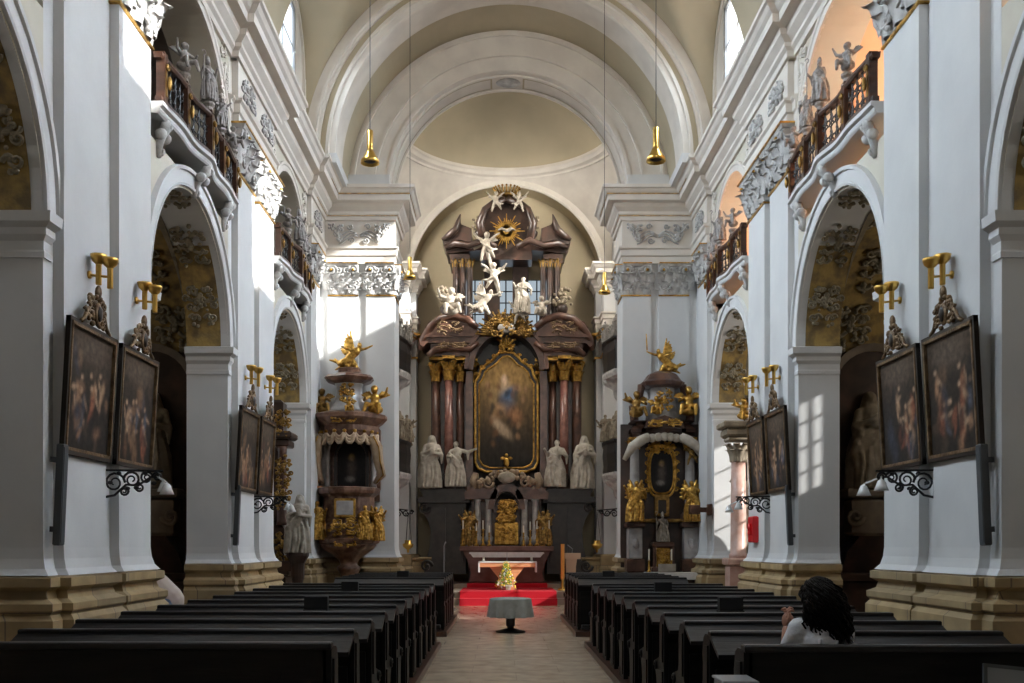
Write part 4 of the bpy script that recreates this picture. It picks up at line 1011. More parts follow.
def bracket(s, Y, z, label):
    t = thing('wall_bracket_lamp', label, 'lamp', (s*XW, Y, z), 0 if s > 0 else PI, 'wrought iron bracket lamps')
    mb = MB(); mp = lambda u, v, n: (-u, n*0.3, v)
    mb.tube([(0,0,0.13),(-0.62,0,0.12)], 0.012, 5); mb.tube([(-0.01,0,0.16),(-0.01,0,-0.16)], 0.015, 5)
    mb.smooth = True
    for (cx, cz, r, sg, a0) in ((0.12,0.0,0.11,1,0),(0.30,0.03,0.09,-1,PI),(0.45,0.05,0.07,1,0),(0.22,-0.09,0.05,-1,PI/2),(0.38,-0.05,0.05,1,PI/2),(0.56,0.06,0.05,-1,PI)):
        spiral(mp, (cx, cz), r, 1.7, a0, sg, 0.013, mb, 20, 5, r1=0.2)
    curve(mp, [(0.02,-0.15),(0.12,-0.13),(0.24,-0.02),(0.36,-0.03),(0.5,0.06),(0.6,0.05)], 0.014, 0.012, mb)
    for i in range(6):
        mb.ball((-0.08-0.09*i, 0.02, 0.10*math.sin(i*1.9)), (0.03,0.012,0.022), 6, 4)
    mb.smooth = False; obj('scrollwork', mb, GRILLE_M, t)
    for i, (x, y, z_) in enumerate(((-0.60,-0.10,-0.02),(-0.70,0.12,-0.06))):
        mb = MB(); mb.tube([(-0.56,0,0.06),(x,y,z_+0.05)], 0.01, 5); mb.smooth = True
        mb.lathe([(0.012,0.05),(0.035,0.03),(0.055,-0.02),(0.075,-0.07),(0.068,-0.07),(0.05,-0.02),(0.02,0.02)], (x,y,z_), 14, 0.10, 7)
        obj('glass_shade', mb, GLASSW, t)
for s, sn in ((-1, 'left'), (1, 'right')):
    bracket(s, 10.33, 2.25, 'black wrought iron bracket lamp low between the paintings of the near %s pier' % sn)
    bracket(s, 16.45, 2.28, 'black wrought iron bracket lamp low between the paintings of the second %s pier' % sn)
# slanted column loudspeakers
for s, sn in ((-1, 'left'), (1, 'right')):
    for Y, w in ((9.06, 'near'), (15.15, 'second')):
        b = MB(side_T(s) @ Matrix.Translation((XW-0.10, Y, 1.60)) @ Matrix.Rotation(math.radians(-2.5), 4, 'Y'))
        b.bbox(-0.03, 0.035, -0.05, 0.05, 0, 0.92, 0.01); b.box(-0.036, -0.03, -0.04, 0.04, 0.03, 0.89); b.box(0.03, 0.10, -0.02, 0.02, 0.75, 0.80); b.box(0.03, 0.08, -0.02, 0.02, 0.12, 0.17)
        tag(obj('column_loudspeaker', b, SPEAKER), 'slim grey column loudspeaker at the corner of the %s %s pier' % (w, sn), 'loudspeaker', 'grey column loudspeakers')
b = MB(); b.bbox(XP-0.10, XP, 17.0, 17.32, 1.65, 2.1, 0.02); b.bbox(XP-0.13, XP-0.10, 17.08, 17.24, 1.78, 1.98, 0.01); b.smooth = True; b.tube([(XP-0.14,17.16,1.90),(XP-0.10,17.16,1.90)], 0.05, 12)
tag(obj('alarm_box', b, RED), 'bright red alarm box on the second right pier', 'alarm box')

# ================================================================== BALCONIES OF THE GALLERIES
def bulge(t):      # projection of the parapet from the wall along the bay, t in -1..1
    a = abs(t); return 0.10 + 0.08*(1-a)**0.8 + 0.035*math.cos(3.0*PI*t)*(1-a)
def balcony(s, a0, a1, lab, z=6.74):
    yc = (a0+a1)/2; h = (a1-a0)/2; T = side_T(s); N = 40
    t = thing('balcony', lab, 'balcony', (s*4.2, yc, z), world=True)
    pth = [(XW-bulge(q)-0.0, yc+h*q) for q in [-0.99+1.98*i/N for i in range(N+1)]]
    mb = MB(T)
    mb.sweep(pth, [(-0.45,z-0.05),(0.0,z-0.09),(0.02,z-0.07),(0.03,z-0.04),(0.03,z-0.02),(0.07,z),(0.07,z+0.05),(-0.45,z+0.05)], side=1); obj('floor_slab', mb, PLASTER, t)
    mb = MB(T); mb.sweep(pth, [(-0.03,z+0.05),(0.05,z+0.05),(0.05,z+0.11),(-0.03,z+0.11)], side=1); mb.sweep(pth, [(-0.04,z+0.56),(0.04,z+0.56),(0.06,z+0.59),(0.06,z+0.62),(-0.05,z+0.63)], side=1)
    obj('railing', mb, WOOD_BR, t)
    mb = MB(T); n = 22; K = 2.0*h*0.98
    def at(q, v, w):
        q = max(-0.99, min(0.99, q)); return (XW-bulge(q)-w, yc+h*q, z+v)
    mb.m = 0
    for i in range(n):
        q0 = -0.94+1.88*(i+0.5)/n; rr = 0.06
        for v0, sg in ((0.17, 1), (0.28, -1), (0.39, 1), (0.50, -1)):
            mb.tube([at(q0+rr/h*math.cos(a)*(1-0.1*a), v0+rr*math.sin(a)*(1-0.1*a), 0.0) for a in [sg*j*0.8 for j in range(9)]], 0.011, 4)
    for i in range(n+1):
        q0 = -0.94+1.88*i/n; mb.tube([at(q0, 0.1, 0), at(q0, 0.57, 0)], 0.010, 4)
    obj('grille', mb, [GRILLE_M, GOLD_OLD], t)
    for q0 in (-0.92, -0.48, 0.0, 0.48, 0.95):
        mb = MB(T); c = at(q0, 0, 0); mb.box(c[0]-0.06, c[0]+0.04, c[1]-0.06, c[1]+0.06, z+0.05, z+0.66); mb.m = 1; mb.box(c[0]-0.068, c[0]-0.06, c[1]-0.02, c[1]+0.02, z+0.15, z+0.5)
        mb.smooth = True; spiral(lambda u, v, w: (c[0]-0.075-w*0.5, c[1]+u, z+0.48+v), (0, 0), 0.05, 1.3, 0, 1, 0.015, mb); mb.ball((c[0]-0.1, c[1], z+0.3), (0.03,0.03,0.09), 6, 5); mb.smooth = False
        obj('post', mb, [WOOD_BR, GOLD_OLD], t)
    for q0 in (-0.82, 0.0, 0.82):
        mb = MB(T); mb.smooth = True; c = at(q0, 0, 0); d = XW-c[0]
        mb.tube([(c[0]+0.02,c[1],z-0.07),(c[0]+d*0.15,c[1],z-0.15),(c[0]+d*0.6,c[1],z-0.24),(c[0]+d*0.85,c[1],z-0.36),(XW-0.02,c[1],z-0.50)], [0.06,0.07,0.06,0.05,0.03], 8)
        spiral(lambda u, v, w: (c[0]+u, c[1]+w, z-0.12+v), (0.03, 0), 0.07, 1.3, PI, 1, 0.03, mb)
        spiral(lambda u, v, w: (XW-0.04+u, c[1]+w, z-0.42+v), (0, 0), 0.05, 1.2, 0, -1, 0.025, mb)
        for k in (-1, 1): mb.ball((c[0]+d*0.4, c[1]+k*0.08, z-0.25), (0.08,0.04,0.07), 6, 5)
        mb.smooth = False; obj('console', mb, STUCCO, t)
    return t
for s, sn in ((-1, 'left'), (1, 'right')):
    for (a0, a1), w in zip(ARCH[1:], ('nearer', 'farther')):
        balcony(s, a0, a1, 'curved gallery balcony with dark grille over the %s %s arch' % (w, sn))
        yc = (a0+a1)/2; h = (a1-a0)/2
        for i, (q0, me, hh) in enumerate(((-0.48, M_SIT, 0.40), (0.0, M_BISHOP, 0.56), (0.48, M_SAINT, 0.48), (0.93, M_SIT, 0.36))):
            x = s*(XW-bulge(q0)); zz = 7.39+(0.07 if me is M_FLY else 0)
            ped = MB(side_T(s)); ped.lathe([(0.08,0),(0.06,0.03),(0.05,0.09),(0.08,0.12),(0.08,0.15)], (abs(x), yc+h*q0, 7.36), 10)
            st = statue('balcony_statue', me, mat('statue_lead', (0.22, 0.20, 0.19), 0.55, 0, (0.36, 0.34, 0.32), 6.0), (x, yc+h*q0, zz+0.13), hh, 'small grey carved figure on the %s %s balcony rail, %s' % (w, sn, ['nearest the viewer', 'second, taller one', 'third from the viewer', 'far end of the rail'][i]), 'statue', 'carved figures on the balcony rails', rz=(-PI/2 if s > 0 else PI/2)*0.6)
            p = mesh_obj('plinth', obj('tmp', ped, STATUE_G).data, None, None); bpy.data.objects.remove(bpy.data.objects['tmp'])
            p.parent = st; p.matrix_parent_inverse = Matrix.LocRotScale(st.location, st.rotation_euler, st.scale).inverted()
    # chancel oratories, two tiers
    for z, w in ((6.35, 'upper'), (3.55, 'lower')):
        T = side_T(s); t = thing('oratory_balcony', 'small %s oratory balcony on the %s side of the chancel' % (w, sn), 'balcony', (s*3.1, 28.2, z), world=True)
        pth = [(3.3,27.0),(2.95,27.2),(2.80,27.8),(2.74,28.3),(2.80,28.9),(2.95,29.4),(3.3,29.6)]
        mb = MB(T); mb.sweep(pth, [(-0.3,z-0.1),(0.0,z-0.1),(0.05,z),(0.05,z+0.06),(-0.3,z+0.06)], side=1)
        mb.smooth = True; mb.lathe([(0.05,-0.75),(0.18,-0.55),(0.22,-0.35),(0.42,-0.2),(0.5,-0.08)], (3.22,28.3,z), 16, 0.06, 8); mb.smooth = False; obj('corbel', mb, STUCCO, t)
        mb = MB(T); mb.sweep(pth, [(-0.03,z+0.06),(0.02,z+0.06),(0.0,z+0.3),(0.03,z+0.6),(0.0,z+0.85),(0.05,z+0.9),(0.05,z+0.95),(-0.04,z+0.95)], side=1); obj('parapet', mb, GRILLE_M, t)
        for i, (yy, me) in enumerate(((27.35, M_VEIL), (28.2, M_SAINT), (29.0, M_FLY))):
            statue('oratory_statue', me, STATUE_DIM if w == 'lower' else STATUE_G, (s*(2.98 if i != 1 else 2.80), yy, z+0.97), 0.62 if w == 'upper' else 0.78, 'little carved figure on the %s %s chancel balcony, %s' % (w, sn, ['nearest', 'middle', 'farthest'][i]), 'statue', 'carved figures on the chancel balconies')

# ================================================================== PULPIT on the left chancel pier
def R2(px, Y=21.9): return PX(px, Y)
PY = 22.15; cx = PX(347, 21.9)
t = thing('pulpit', 'red-brown marble pulpit with gilded figures and tall canopy at the left pier', 'pulpit', (cx, 22.5, 0), world=True)
b = MB(); b.smooth = True
b.lathe([(0.30,0.0),(0.30,0.5),(0.26,0.55),(0.16,0.70),(0.18,0.95),(0.24,1.05),(0.26,1.12),(0.18,1.18),(0.22,1.28),(0.40,1.42),(0.55,1.52),(0.62,1.60),(0.60,1.66)], (cx,PY,0), 24, 0.03, 8); obj('stem', b, PULPIT_SUNLIT, t)
b = MB(); b.smooth = False
b.lathe([(0.60,1.62),(0.68,1.66),(0.70,1.74),(0.62,1.80),(0.66,1.90),(0.64,2.05),(0.60,2.10),(0.57,2.2),(0.57,2.66),(0.62,2.70),(0.68,2.74),(0.70,2.80),(0.70,2.86),(0.62,2.88),(0.60,2.84)], (cx,PY,0), 12, a0=PI/12-PI/12); body = obj('basket', b, PULPIT_SUNLIT, t)
b = MB(); b.m = 0; b.bbox(cx-0.22, cx+0.24, PY-0.63, PY-0.56, 2.20, 2.62, 0.02)
b.m = 1; b.bbox(cx-0.17, cx+0.19, PY-0.645, PY-0.6, 2.25, 2.57, 0.02)
def mp(u, v, w): return (cx+u, PY-0.66-w, 2.0+v)
b.m = 0; rocaille(mp, 0.62, 0.34, 4, b, 5, 0.022)
def mp(u, v, w): return (cx+u, PY-0.60-w, 1.68+v)
rocaille(mp, 0.5, 0.2, 9, b, 3, 0.02); obj('relief_panel', b, [GOLD, MARB_GREY], body)
b = MB(); b.box(cx-0.62, cx+0.62, 22.68, 22.82, 2.6, 4.25); b.m = 1; b.box(cx-0.66, cx-0.50, 22.55, 22.7, 2.85, 4.2); b.m = 0; b.box(cx+0.50, cx+0.66, 22.5, 22.7, 2.85, 4.2)
b.m = 0
b.prism([(cx-0.42,2.8),(cx+0.42,2.8)]+[(cx+0.42*math.cos(a), 3.55+0.45*math.sin(a)) for a in [PI*i/12 for i in range(13)]], 22.58, 22.7, 'y'); bp = obj('back_panel', b, [PULPIT_SUNLIT, MARB_GREY], t)
for sg in (-1, 1):
    b = MB(); b.smooth = True; b.lathe([(0.075,2.9),(0.06,2.97),(0.055,3.7),(0.08,3.78),(0.09,3.9)], (cx+sg*0.52,22.42,0), 12); obj('little_column', b, MARB_GREY, t)
o = canvas('door_painting', 0.64, 1.12, 5, None, TR(cx, 22.57, 2.82), 'dark', outline=lambda u, v: v < 0.7 or (u-0.5)**2/0.25+((v-0.7)/0.3)**2 < 1)
o.parent = bp; o.location = (-cx, -22.5, 0)
b = MB(); b.smooth = True
b.tube([(cx+0.36*math.cos(a), 22.56, 3.60+0.40*math.sin(a)) for a in [PI*i/12 for i in range(13)]], 0.03, 6); b.smooth = False; b.box(cx-0.39, cx-0.33, 22.53, 22.59, 2.85, 3.6); b.box(cx+0.33, cx+0.39, 22.53, 22.59, 2.85, 3.6)
obj('door_moulding', b, FRAME_DK, bp)
# canopy
b = MB(); b.smooth = False
b.lathe([(0.60,3.98),(0.62,4.0),(0.66,4.10),(0.64,4.22),(0.72,4.28),(0.82,4.38),(0.82,4.46),(0.70,4.50),(0.55,4.54)], (cx,PY+0.05,0), 24, 0.05, 6); can = obj('canopy', b, PULPIT_SUNLIT, t)
b = MB(); b.smooth = True
b.lathe([(0.58,4.5),(0.52,4.6),(0.34,4.8),(0.30,5.0),(0.30,5.15),(0.34,5.2)], (cx,PY+0.1,0), 20, 0.06, 6); obj('canopy_drum', b, MARB_GREY, can)
b = MB(); b.lathe([(0.34,5.18),(0.50,5.24),(0.56,5.30),(0.50,5.36),(0.32,5.40),(0.24,5.44),(0.26,5.52),(0.20,5.54)], (cx,PY+0.1,0), 20, 0.06, 6); obj('canopy_crown', b, PULPIT_SUNLIT, can)
b = MB(); b.smooth = True
for i in range(9):
    a = PI+PI*(i+0.5)/9; x = cx+0.64*math.cos(a); y = PY+0.05+0.64*math.sin(a)
    a2 = PI+PI*(i+1.5)/9 if i < 8 else a; x2 = cx+0.66*math.cos(a2); y2 = PY+0.05+0.66*math.sin(a2)
    b.m = 0
    for dd in (0, 0.05, 0.10): b.tube([(x+(x2-x)*q, y+(y2-y)*q-0.03, 4.03-dd*0.3-(0.09+dd)*math.sin(PI*q)**0.8) for q in (0,0.2,0.4,0.6,0.8,1)], [0.04]*6, 6)
    b.m = 1; b.ball((x, y-0.04, 4.08), (0.05,0.03,0.04), 6, 4)
b.m = 0
for sg in (-1, 1):
    pts = [(cx+sg*0.55,PY-0.35,3.98),(cx+sg*0.66,PY-0.30,3.75),(cx+sg*0.68,PY-0.2,3.45),(cx+sg*(0.66 if sg < 0 else 0.74),PY-0.1,3.15),(cx+sg*0.58,PY,2.98)]
    b.tube(pts, [0.10,0.13,0.11,0.10,0.05], 8); b.m = 1; b.tube([(x+0.05*sg, y-0.1, z) for x, y, z in pts], [0.02]*5, 5); b.m = 0
obj('drapery', b, [mat('cream_drape', (0.50,0.38,0.26), 0.6, 0, (0.40,0.28,0.18), 8), GOLD], can)
b = MB(); b.m = 0; b.smooth = True
def mp(u, v, w): return (cx+u, PY-0.66-w, 4.34+v)
rocaille(mp, 0.5, 0.2, 2, b, 3, 0.02); obj('gilt_ornament', b, GOLD, can); b = MB(); b.smooth = True
def mp(u, v, w): return (cx+u, PY-0.22-w, 4.95+v)
rocaille(mp, 0.3, 0.4, 6, b, 4, 0.02); obj('gilt_ornament', b, GOLD, can)
fig_part('angel_figure', M_FLYER, GOLD, t, (cx+0.02, PY+0.1, 5.50), 0.88, mirror=False)
fig_part('seated_child', M_SIT, GOLD_OLD, t, (cx-0.58, PY-0.1, 4.46), 0.62)
fig_part('seated_child', M_SIT, GOLD, t, (cx+0.60, PY-0.15, 4.42), 0.72, mirror=True)
fig_part('seated_child', M_SIT, GOLD, t, (cx+0.10, PY-0.62, 4.46), 0.36)
fig_part('gilded_evangelist', M_SAINT, GOLD, t, (cx-0.60, PY-0.42, 1.72), 0.86)
fig_part('gilded_evangelist', M_ORATOR, GOLD, t, (cx+0.42, PY-0.52, 1.72), 0.76)
fig_part('gilded_evangelist', M_ANGEL, GOLD, t, (cx+0.66, PY-0.30, 1.70), 0.76, mirror=True)
b = MB(); x = PX(314.5, 21.8); b.box(x-0.025, x+0.025, 21.95, 21.99, 2.0, 3.12); b.box(x-0.14, x+0.14, 21.94, 22.0, 2.86, 2.91); b.box(x-0.02, x+0.02, 21.97, 22.78, 2.3, 2.34)
tag(obj('wooden_cross', b, WOOD_LT), 'plain wooden cross standing out left of the pulpit', 'cross')

# ================================================================== SIDE ALTAR on the right chancel pier
cx = PX(664, 22.2); AY = 22.45
t = thing('side_altar', 'side altar of brown marble with gilded angels at the right pier', 'altar', (cx, 22.5, 0), world=True)
b = MB(); b.bbox(cx-0.85, cx+0.85, 21.75, 22.78, 0.0, 0.90, 0.03); b.bbox(cx-0.92, cx+0.92, 21.68, 22.78, 0.90, 1.0, 0.02); obj('altar_table', b, MARB_DK, t)
b = MB(); b.box(cx-0.9, cx+0.9, 22.70, 22.8, 0.9, 4.35); b.box(cx-0.55, cx+0.55, 22.60, 22.72, 1.0, 4.2); obj('back_panel', b, MARB_DK, t)
for sg in (-1, 1):
    x = cx+sg*0.62
    b = MB(); b.m = 0; b.bbox(x-0.20, x+0.20, AY-0.22, 22.75, 1.0, 1.30, 0.03); b.m = 1; b.bbox(x-0.15, x+0.15, AY-0.18, 22.75, 1.30, 2.0, 0.02); b.m = 0; b.bbox(x-0.21, x+0.21, AY-0.24, 22.75, 2.0, 2.12, 0.03); b.bbox(x-0.18, x+0.18, AY-0.2, 22.75, 2.12, 2.35, 0.05)
    b.m = 1; b.smooth = True; b.ball((x, AY-0.19, 1.65), (0.07,0.02,0.12), 8, 6); b.smooth = False; obj('pedestal', b, [MARB_RED, MARB_GREY], t)
    b = MB(); b.smooth = True; b.lathe([(0.13,2.35),(0.11,2.42),(0.105,3.2),(0.095,3.75),(0.11,3.78)], (x,AY,0), 18); obj('column', b, MARB_GREY, t)
    b = MB(); mp = lambda u, v, w, x=x: (x+(0.10+w)*math.sin(u*7), AY-(0.10+w)*math.cos(u*7), v)
    for i in range(7): leaf(mp, -0.4+0.13*i, 3.76, 0.12, 0.22, 0.10, b)
    b.box(x-0.14, x+0.14, AY-0.14, AY+0.14, 3.97, 4.02); obj('capital', b, GOLD, t)
b = MB(); pr = [(0,4.02),(0.04,4.04),(0.04,4.10),(0.0,4.12),(0.0,4.20),(0.06,4.26),(0.12,4.30),(0.12,4.36),(0,4.38)]
pts = [(cx+0.72,22.78),(cx+0.72,22.3),(cx+0.5,22.22)]+[(cx+0.4-0.8*i/8, 22.22-0.10*math.sin(PI*i/8)) for i in range(9)]+[(cx-0.5,22.22),(cx-0.72,22.3),(cx-0.72,22.78)]
b.sweep(pts, pr, side=-1); b.sweep(pts, pr, side=-1)
b.prism([(cx-0.45,4.2),(cx+0.45,4.2),(cx+0.38,4.36),(cx,4.48),(cx-0.38,4.36)], 22.1, 22.7, 'y'); ent = obj('entablature', b, MARB_RED, t)
b = MB(); b.smooth = True; b.lathe([(0.36,4.4),(0.34,4.6),(0.29,4.9),(0.27,5.12),(0.30,5.16)], (cx,22.5,0), 20, 0.05, 6); obj('dome_drum', b, MARB_GREY, t)
b = MB(); b.lathe([(0.32,5.12),(0.46,5.16),(0.50,5.24),(0.42,5.30),(0.34,5.42),(0.18,5.50),(0.0,5.52)], (cx,22.5,0), 20, 0.05, 6)
for sg in (-1, 1): b.tube([(cx+sg*0.62,22.45,4.4),(cx+sg*0.66,22.45,4.7),(cx+sg*0.5,22.45,4.95),(cx+sg*0.46,22.45,5.2)], [0.10,0.09,0.07,0.09], 8)
obj('dome_cap', b, MARB_RED, t)
b = MB(); b.smooth = True
for i in range(7):
    q = (i-3)/3; b.ball((cx+q*0.40, 22.12+0.06*abs(q), 4.02+0.02*math.cos(q*PI)-0.03), (0.10,0.09,0.10), 8, 6)
for sg in (-1, 1): b.tube([(cx+sg*0.35,22.10,4.02),(cx+sg*0.52,22.08,3.92),(cx+sg*0.72,22.12,3.78),(cx+sg*0.88,22.2,3.5)], [0.09,0.12,0.11,0.05], 8)
obj('drapery', b, mat('pale_drape', (0.52,0.46,0.38), 0.6, 0, (0.40,0.34,0.27), 8), t)
def blob_outline(w, h, n=40, z0=0):  # baroque curvy frame outline
    return [((0.5*w)*math.copysign(abs(math.cos(a))**0.62, math.cos(a)), z0+(0.5*h)*math.copysign(abs(math.sin(a))**0.75, math.sin(a))) for a in [2*PI*i/n for i in range(n)]]
b = MB(); b.smooth = True; z0 = PZ(471, 22.3)
for sc, r in ((1.0, 0.022), (1.17, 0.028)):
    o_ = blob_outline(0.54*sc, 0.98*sc, 40); b.tube([(cx+u, 22.50, z0+v) for u, v in o_+o_[:1]], r, 6)
def mp(u, v, w): return (cx+u, 22.50-w, z0+0.56+v)
rocaille(mp, 0.6, 0.26, 7, b, 4, 0.022)
for sg in (-1, 1):
    for j in range(5): spiral(lambda u, v, w: (cx+sg*0.33+u, 22.5-w, z0-0.4+0.2*j+v), (0,0), 0.06, 1.3, 0, sg, 0.018, b)
fr = obj('picture_frame', b, GOLD, t)
o = canvas('canvas', 0.56, 1.0, 8, None, TR(cx, 22.53, z0-0.5), 'dark', outline=lambda u, v: abs(2*u-1)**3.0+abs(2*v-1)**2.6 < 1.0); o.parent = fr; o.location = (-cx, -22.5, 0)
b = MB(); b.m = 0; b.bbox(cx-0.27, cx+0.27, 22.2, 22.6, 1.0, 1.12, 0.02); b.bbox(cx-0.24, cx+0.24, 22.25, 22.6, 1.55, 1.68, 0.03)
for sg in (-1, 1): b.tube([(cx+sg*0.2,22.25,1.1),(cx+sg*0.2,22.25,1.56)], 0.04, 8)
b.m = 1; b.bbox(cx-0.15, cx+0.15, 22.28, 22.55, 1.12, 1.55, 0.02); b.smooth = True
def mp(u, v, w): return (cx+u, 22.26-w, 1.36+v)
rocaille(mp, 0.3, 0.34, 3, b, 4, 0.015); obj('tabernacle', b, [MARB_RED, GOLD], t)
b = MB(); b.bbox(cx-0.16, cx+0.16, 22.45, 22.6, 2.25, 2.75, 0.02); b.m = 1; b.bbox(cx-0.09, cx+0.09, 22.43, 22.47, 2.32, 2.62, 0.01); b.m = 0; b.bbox(cx-0.5, cx+0.5, 22.4, 22.62, 2.12, 2.2, 0.02); obj('icon_panel', b, [GOLD_OLD, FRAME_DK], t)
fig_part('angel_on_top', M_FLYER, GOLD, t, (cx+0.10, 22.45, 5.46), 0.80, mirror=True)
b = MB(); b.tube([(cx-0.36,22.3,5.95),(cx-0.38,22.3,6.32)], [0.02,0.012], 6); obj('sword', b, GOLD, t)
fig_part('seated_child', M_SIT, GOLD_OLD, t, (cx-0.60, 22.3, 4.40), 0.66)
fig_part('seated_child', M_SIT, GOLD, t, (cx-0.18, 22.1, 4.46), 0.46, mirror=True)
fig_part('standing_child', M_SIT, GOLD, t, (cx+0.56, 22.25, 4.42), 0.74, mirror=True)
for zz, ww, hh, yy in ((4.30, 0.8, 0.16, 22.02), (4.80, 0.34, 0.5, 22.12)):
    b = MB(); rocaille(lambda u, v, w: (cx+u, yy-w, zz+v), ww, hh, 5, b, 3, 0.02); obj('gilt_ornament', b, GOLD, t)
fig_part('gilded_angel', M_ANGEL, GOLD, t, (cx-0.66, 22.05, 2.12), 0.92)
fig_part('gilded_angel', M_ANGEL, GOLD, t, (cx+0.62, 22.05, 2.12), 0.92, mirror=True)
fig_part('hanging_child', M_FLY, GOLD_OLD, t, (cx+0.62, 22.2, 3.45), 0.4)
statue('bishop_statuette', M_BISHOP, STATUE_W, (cx, 22.3, 1.68), 0.62, 'small white statuette of a mitred figure on the right side altar', 'statuette')
b = MB(); b.box(cx-0.45, cx+0.72, 21.60, 22.15, 1.0, 1.015); b.box(cx-0.45, cx+0.72, 21.595, 21.61, 0.86, 1.01); tag(obj('altar_cloth', b, CLOTH_W), 'white cloth on the right side altar', 'cloth')
b = MB(); b.box(cx-0.2, cx+0.18, 21.72, 21.76, 1.02, 1.20); b.box(cx-0.18, cx+0.16, 21.70, 21.74, 1.05, 1.07); tag(obj('book_stand', b, STATUE_W), 'pale open book on a stand on the right side altar', 'book')
for i, (px, nm_) in enumerate(((649, 'left'), (671.5, 'right'))):
    x = PX(px, 21.8); c = thing('candlestick', 'gilt candlestick with white candle, %s one on the right side altar' % nm_, 'candlestick', (x, 21.8, 1.0), world=True)
    b = MB(); b.smooth = True; b.lathe([(0.05,0),(0.05,0.02),(0.02,0.05),(0.03,0.1),(0.015,0.16),(0.02,0.24),(0.035,0.26)], (x,21.8,1.02), 10); obj('stand', b, GOLD, c)
    b = MB(); b.tube([(x,21.8,1.28),(x,21.8,1.52)], 0.018, 8); obj('candle', b, WAX, c)
b = MB(); x = PX(701, 21.0); b.bbox(x-0.23, 4.0, 20.95, 21.15, PZ(514, 21), PZ(505, 21), 0.01); b.bbox(x+0.16, x+0.22, 20.9, 21.2, PZ(515, 21), PZ(504, 21), 0.01); b.box(3.9, 4.22, 21.2, 21.3, PZ(512, 21), PZ(507, 21)); b.box(3.85, 3.95, 21.1, 21.3, PZ(512, 21), PZ(507, 21))
tag(obj('wooden_beam', b, WOOD_BR), 'short brown wooden beam projecting from the wall beside the right side altar', 'beam')
# ================================================================== HIGH ALTAR
BEFORE = set(o.name for o in bpy.data.objects)
AYF = 34.0; K_ = 0.034; ACX = 0.03
def ax(px): return (px-506.5)*K_+ACX
def az(py): return PZ(py, AYF)
alt = thing('high_altar', 'towering high altar of dark brown marble with gilding in the apse', 'altar', (ACX, 34.8, 0.34), world=True)
def mirror_poly(p): return [(x, z) for x, z in p]
# lower storey (dark panelled base)
b = MB()
SG = -1
def pz(pts, y0, y1):
    P = [(ax(u) if SG < 0 else 2*ACX-ax(u), az(v)) for u, v in pts]; b.prism(P, y0, y1, 'y')
for SG in (-1, 1):
    b = MB()
    pz([(420,489),(466,489),(466,497),(424,497)], 33.7, 35.4); pz([(421,497),(470,497),(470,503),(419,503),(418,500)], 33.6, 35.4)
    pz([(423,503),(466,503),(466,574),(424,574),(427,560),(430,545),(431,530),(428,520),(423,512)], 33.85, 35.4)
    pz([(432,508),(446,508),(446,562),(432,562)], 33.78, 33.9); pz([(450,508),(463,508),(463,562),(450,562)], 33.78, 33.9)
    b.smooth = True; c_ = 1 if SG > 0 else -1
    spiral(lambda u, v, w: (ACX+c_*2.78+u, 33.8-w, az(508)+v), (0,0), 0.20, 1.4, 0, c_, 0.05, b); spiral(lambda u, v, w: (ACX+c_*2.70+u, 33.8-w, az(566)+v), (0,0), 0.22, 1.4, 0, -c_, 0.05, b)
    obj('base', b, BLACKISH, alt)
b = MB(); b.box(ax(468), ax(545), 34.7, 35.4, 0.34, az(335)); obj('back_board', b, BLACKISH, alt)
b = MB()
for sg in (-1, 1):
    b.m = 0; b.smooth = True
    for px, yy, r in ((436,34.15,4.6),(449,33.9,4.4),(460,34.2,4.2),(471,34.4,4.0)):
        b = MB(); b.smooth = True; x = ACX+sg*(px-506.5)*K_*-1 if sg > 0 else ax(px)
        b.m = 1; b.lathe([(r*K_*1.5,az(489)),(r*K_*1.5,az(481)),(r*K_*1.2,az(479)),(r*K_*1.3,az(476)),(r*K_,az(474))], (x,yy,0), 16); b.m = 0
        b.lathe([(r*K_,az(475)),(r*K_*1.02,az(440)),(r*K_*0.88,az(381))], (x,yy,0), 18)
        col = obj('column', b, [MARB_RED if px != 449 else mat('plum_marble', (0.15,0.06,0.05), 0.22, 0, (0.28,0.13,0.10), 4), MARB_DK], alt)
        c = MB(); mp = lambda u, v, w: (x+(r*K_*0.9+w)*math.sin(u*6.3), yy-(r*K_*0.9+w)*math.cos(u*6.3), v)
        for k in range(8): leaf(mp, k/8, az(381), 0.15, 0.42, 0.12, c); leaf(mp, (k+0.5)/8, az(377), 0.15, 0.55, 0.18, c)
        c.box(x-0.22, x+0.22, yy-0.22, yy+0.22, az(360), az(357)); c.smooth = True
        for k in (-1, 1): spiral(lambda u, v, w: (x+k*0.17+u, yy-0.2-w, az(364)+v), (0,0), 0.09, 1.3, 0, k, 0.03, c)
        obj('capital', c, GOLD, col)
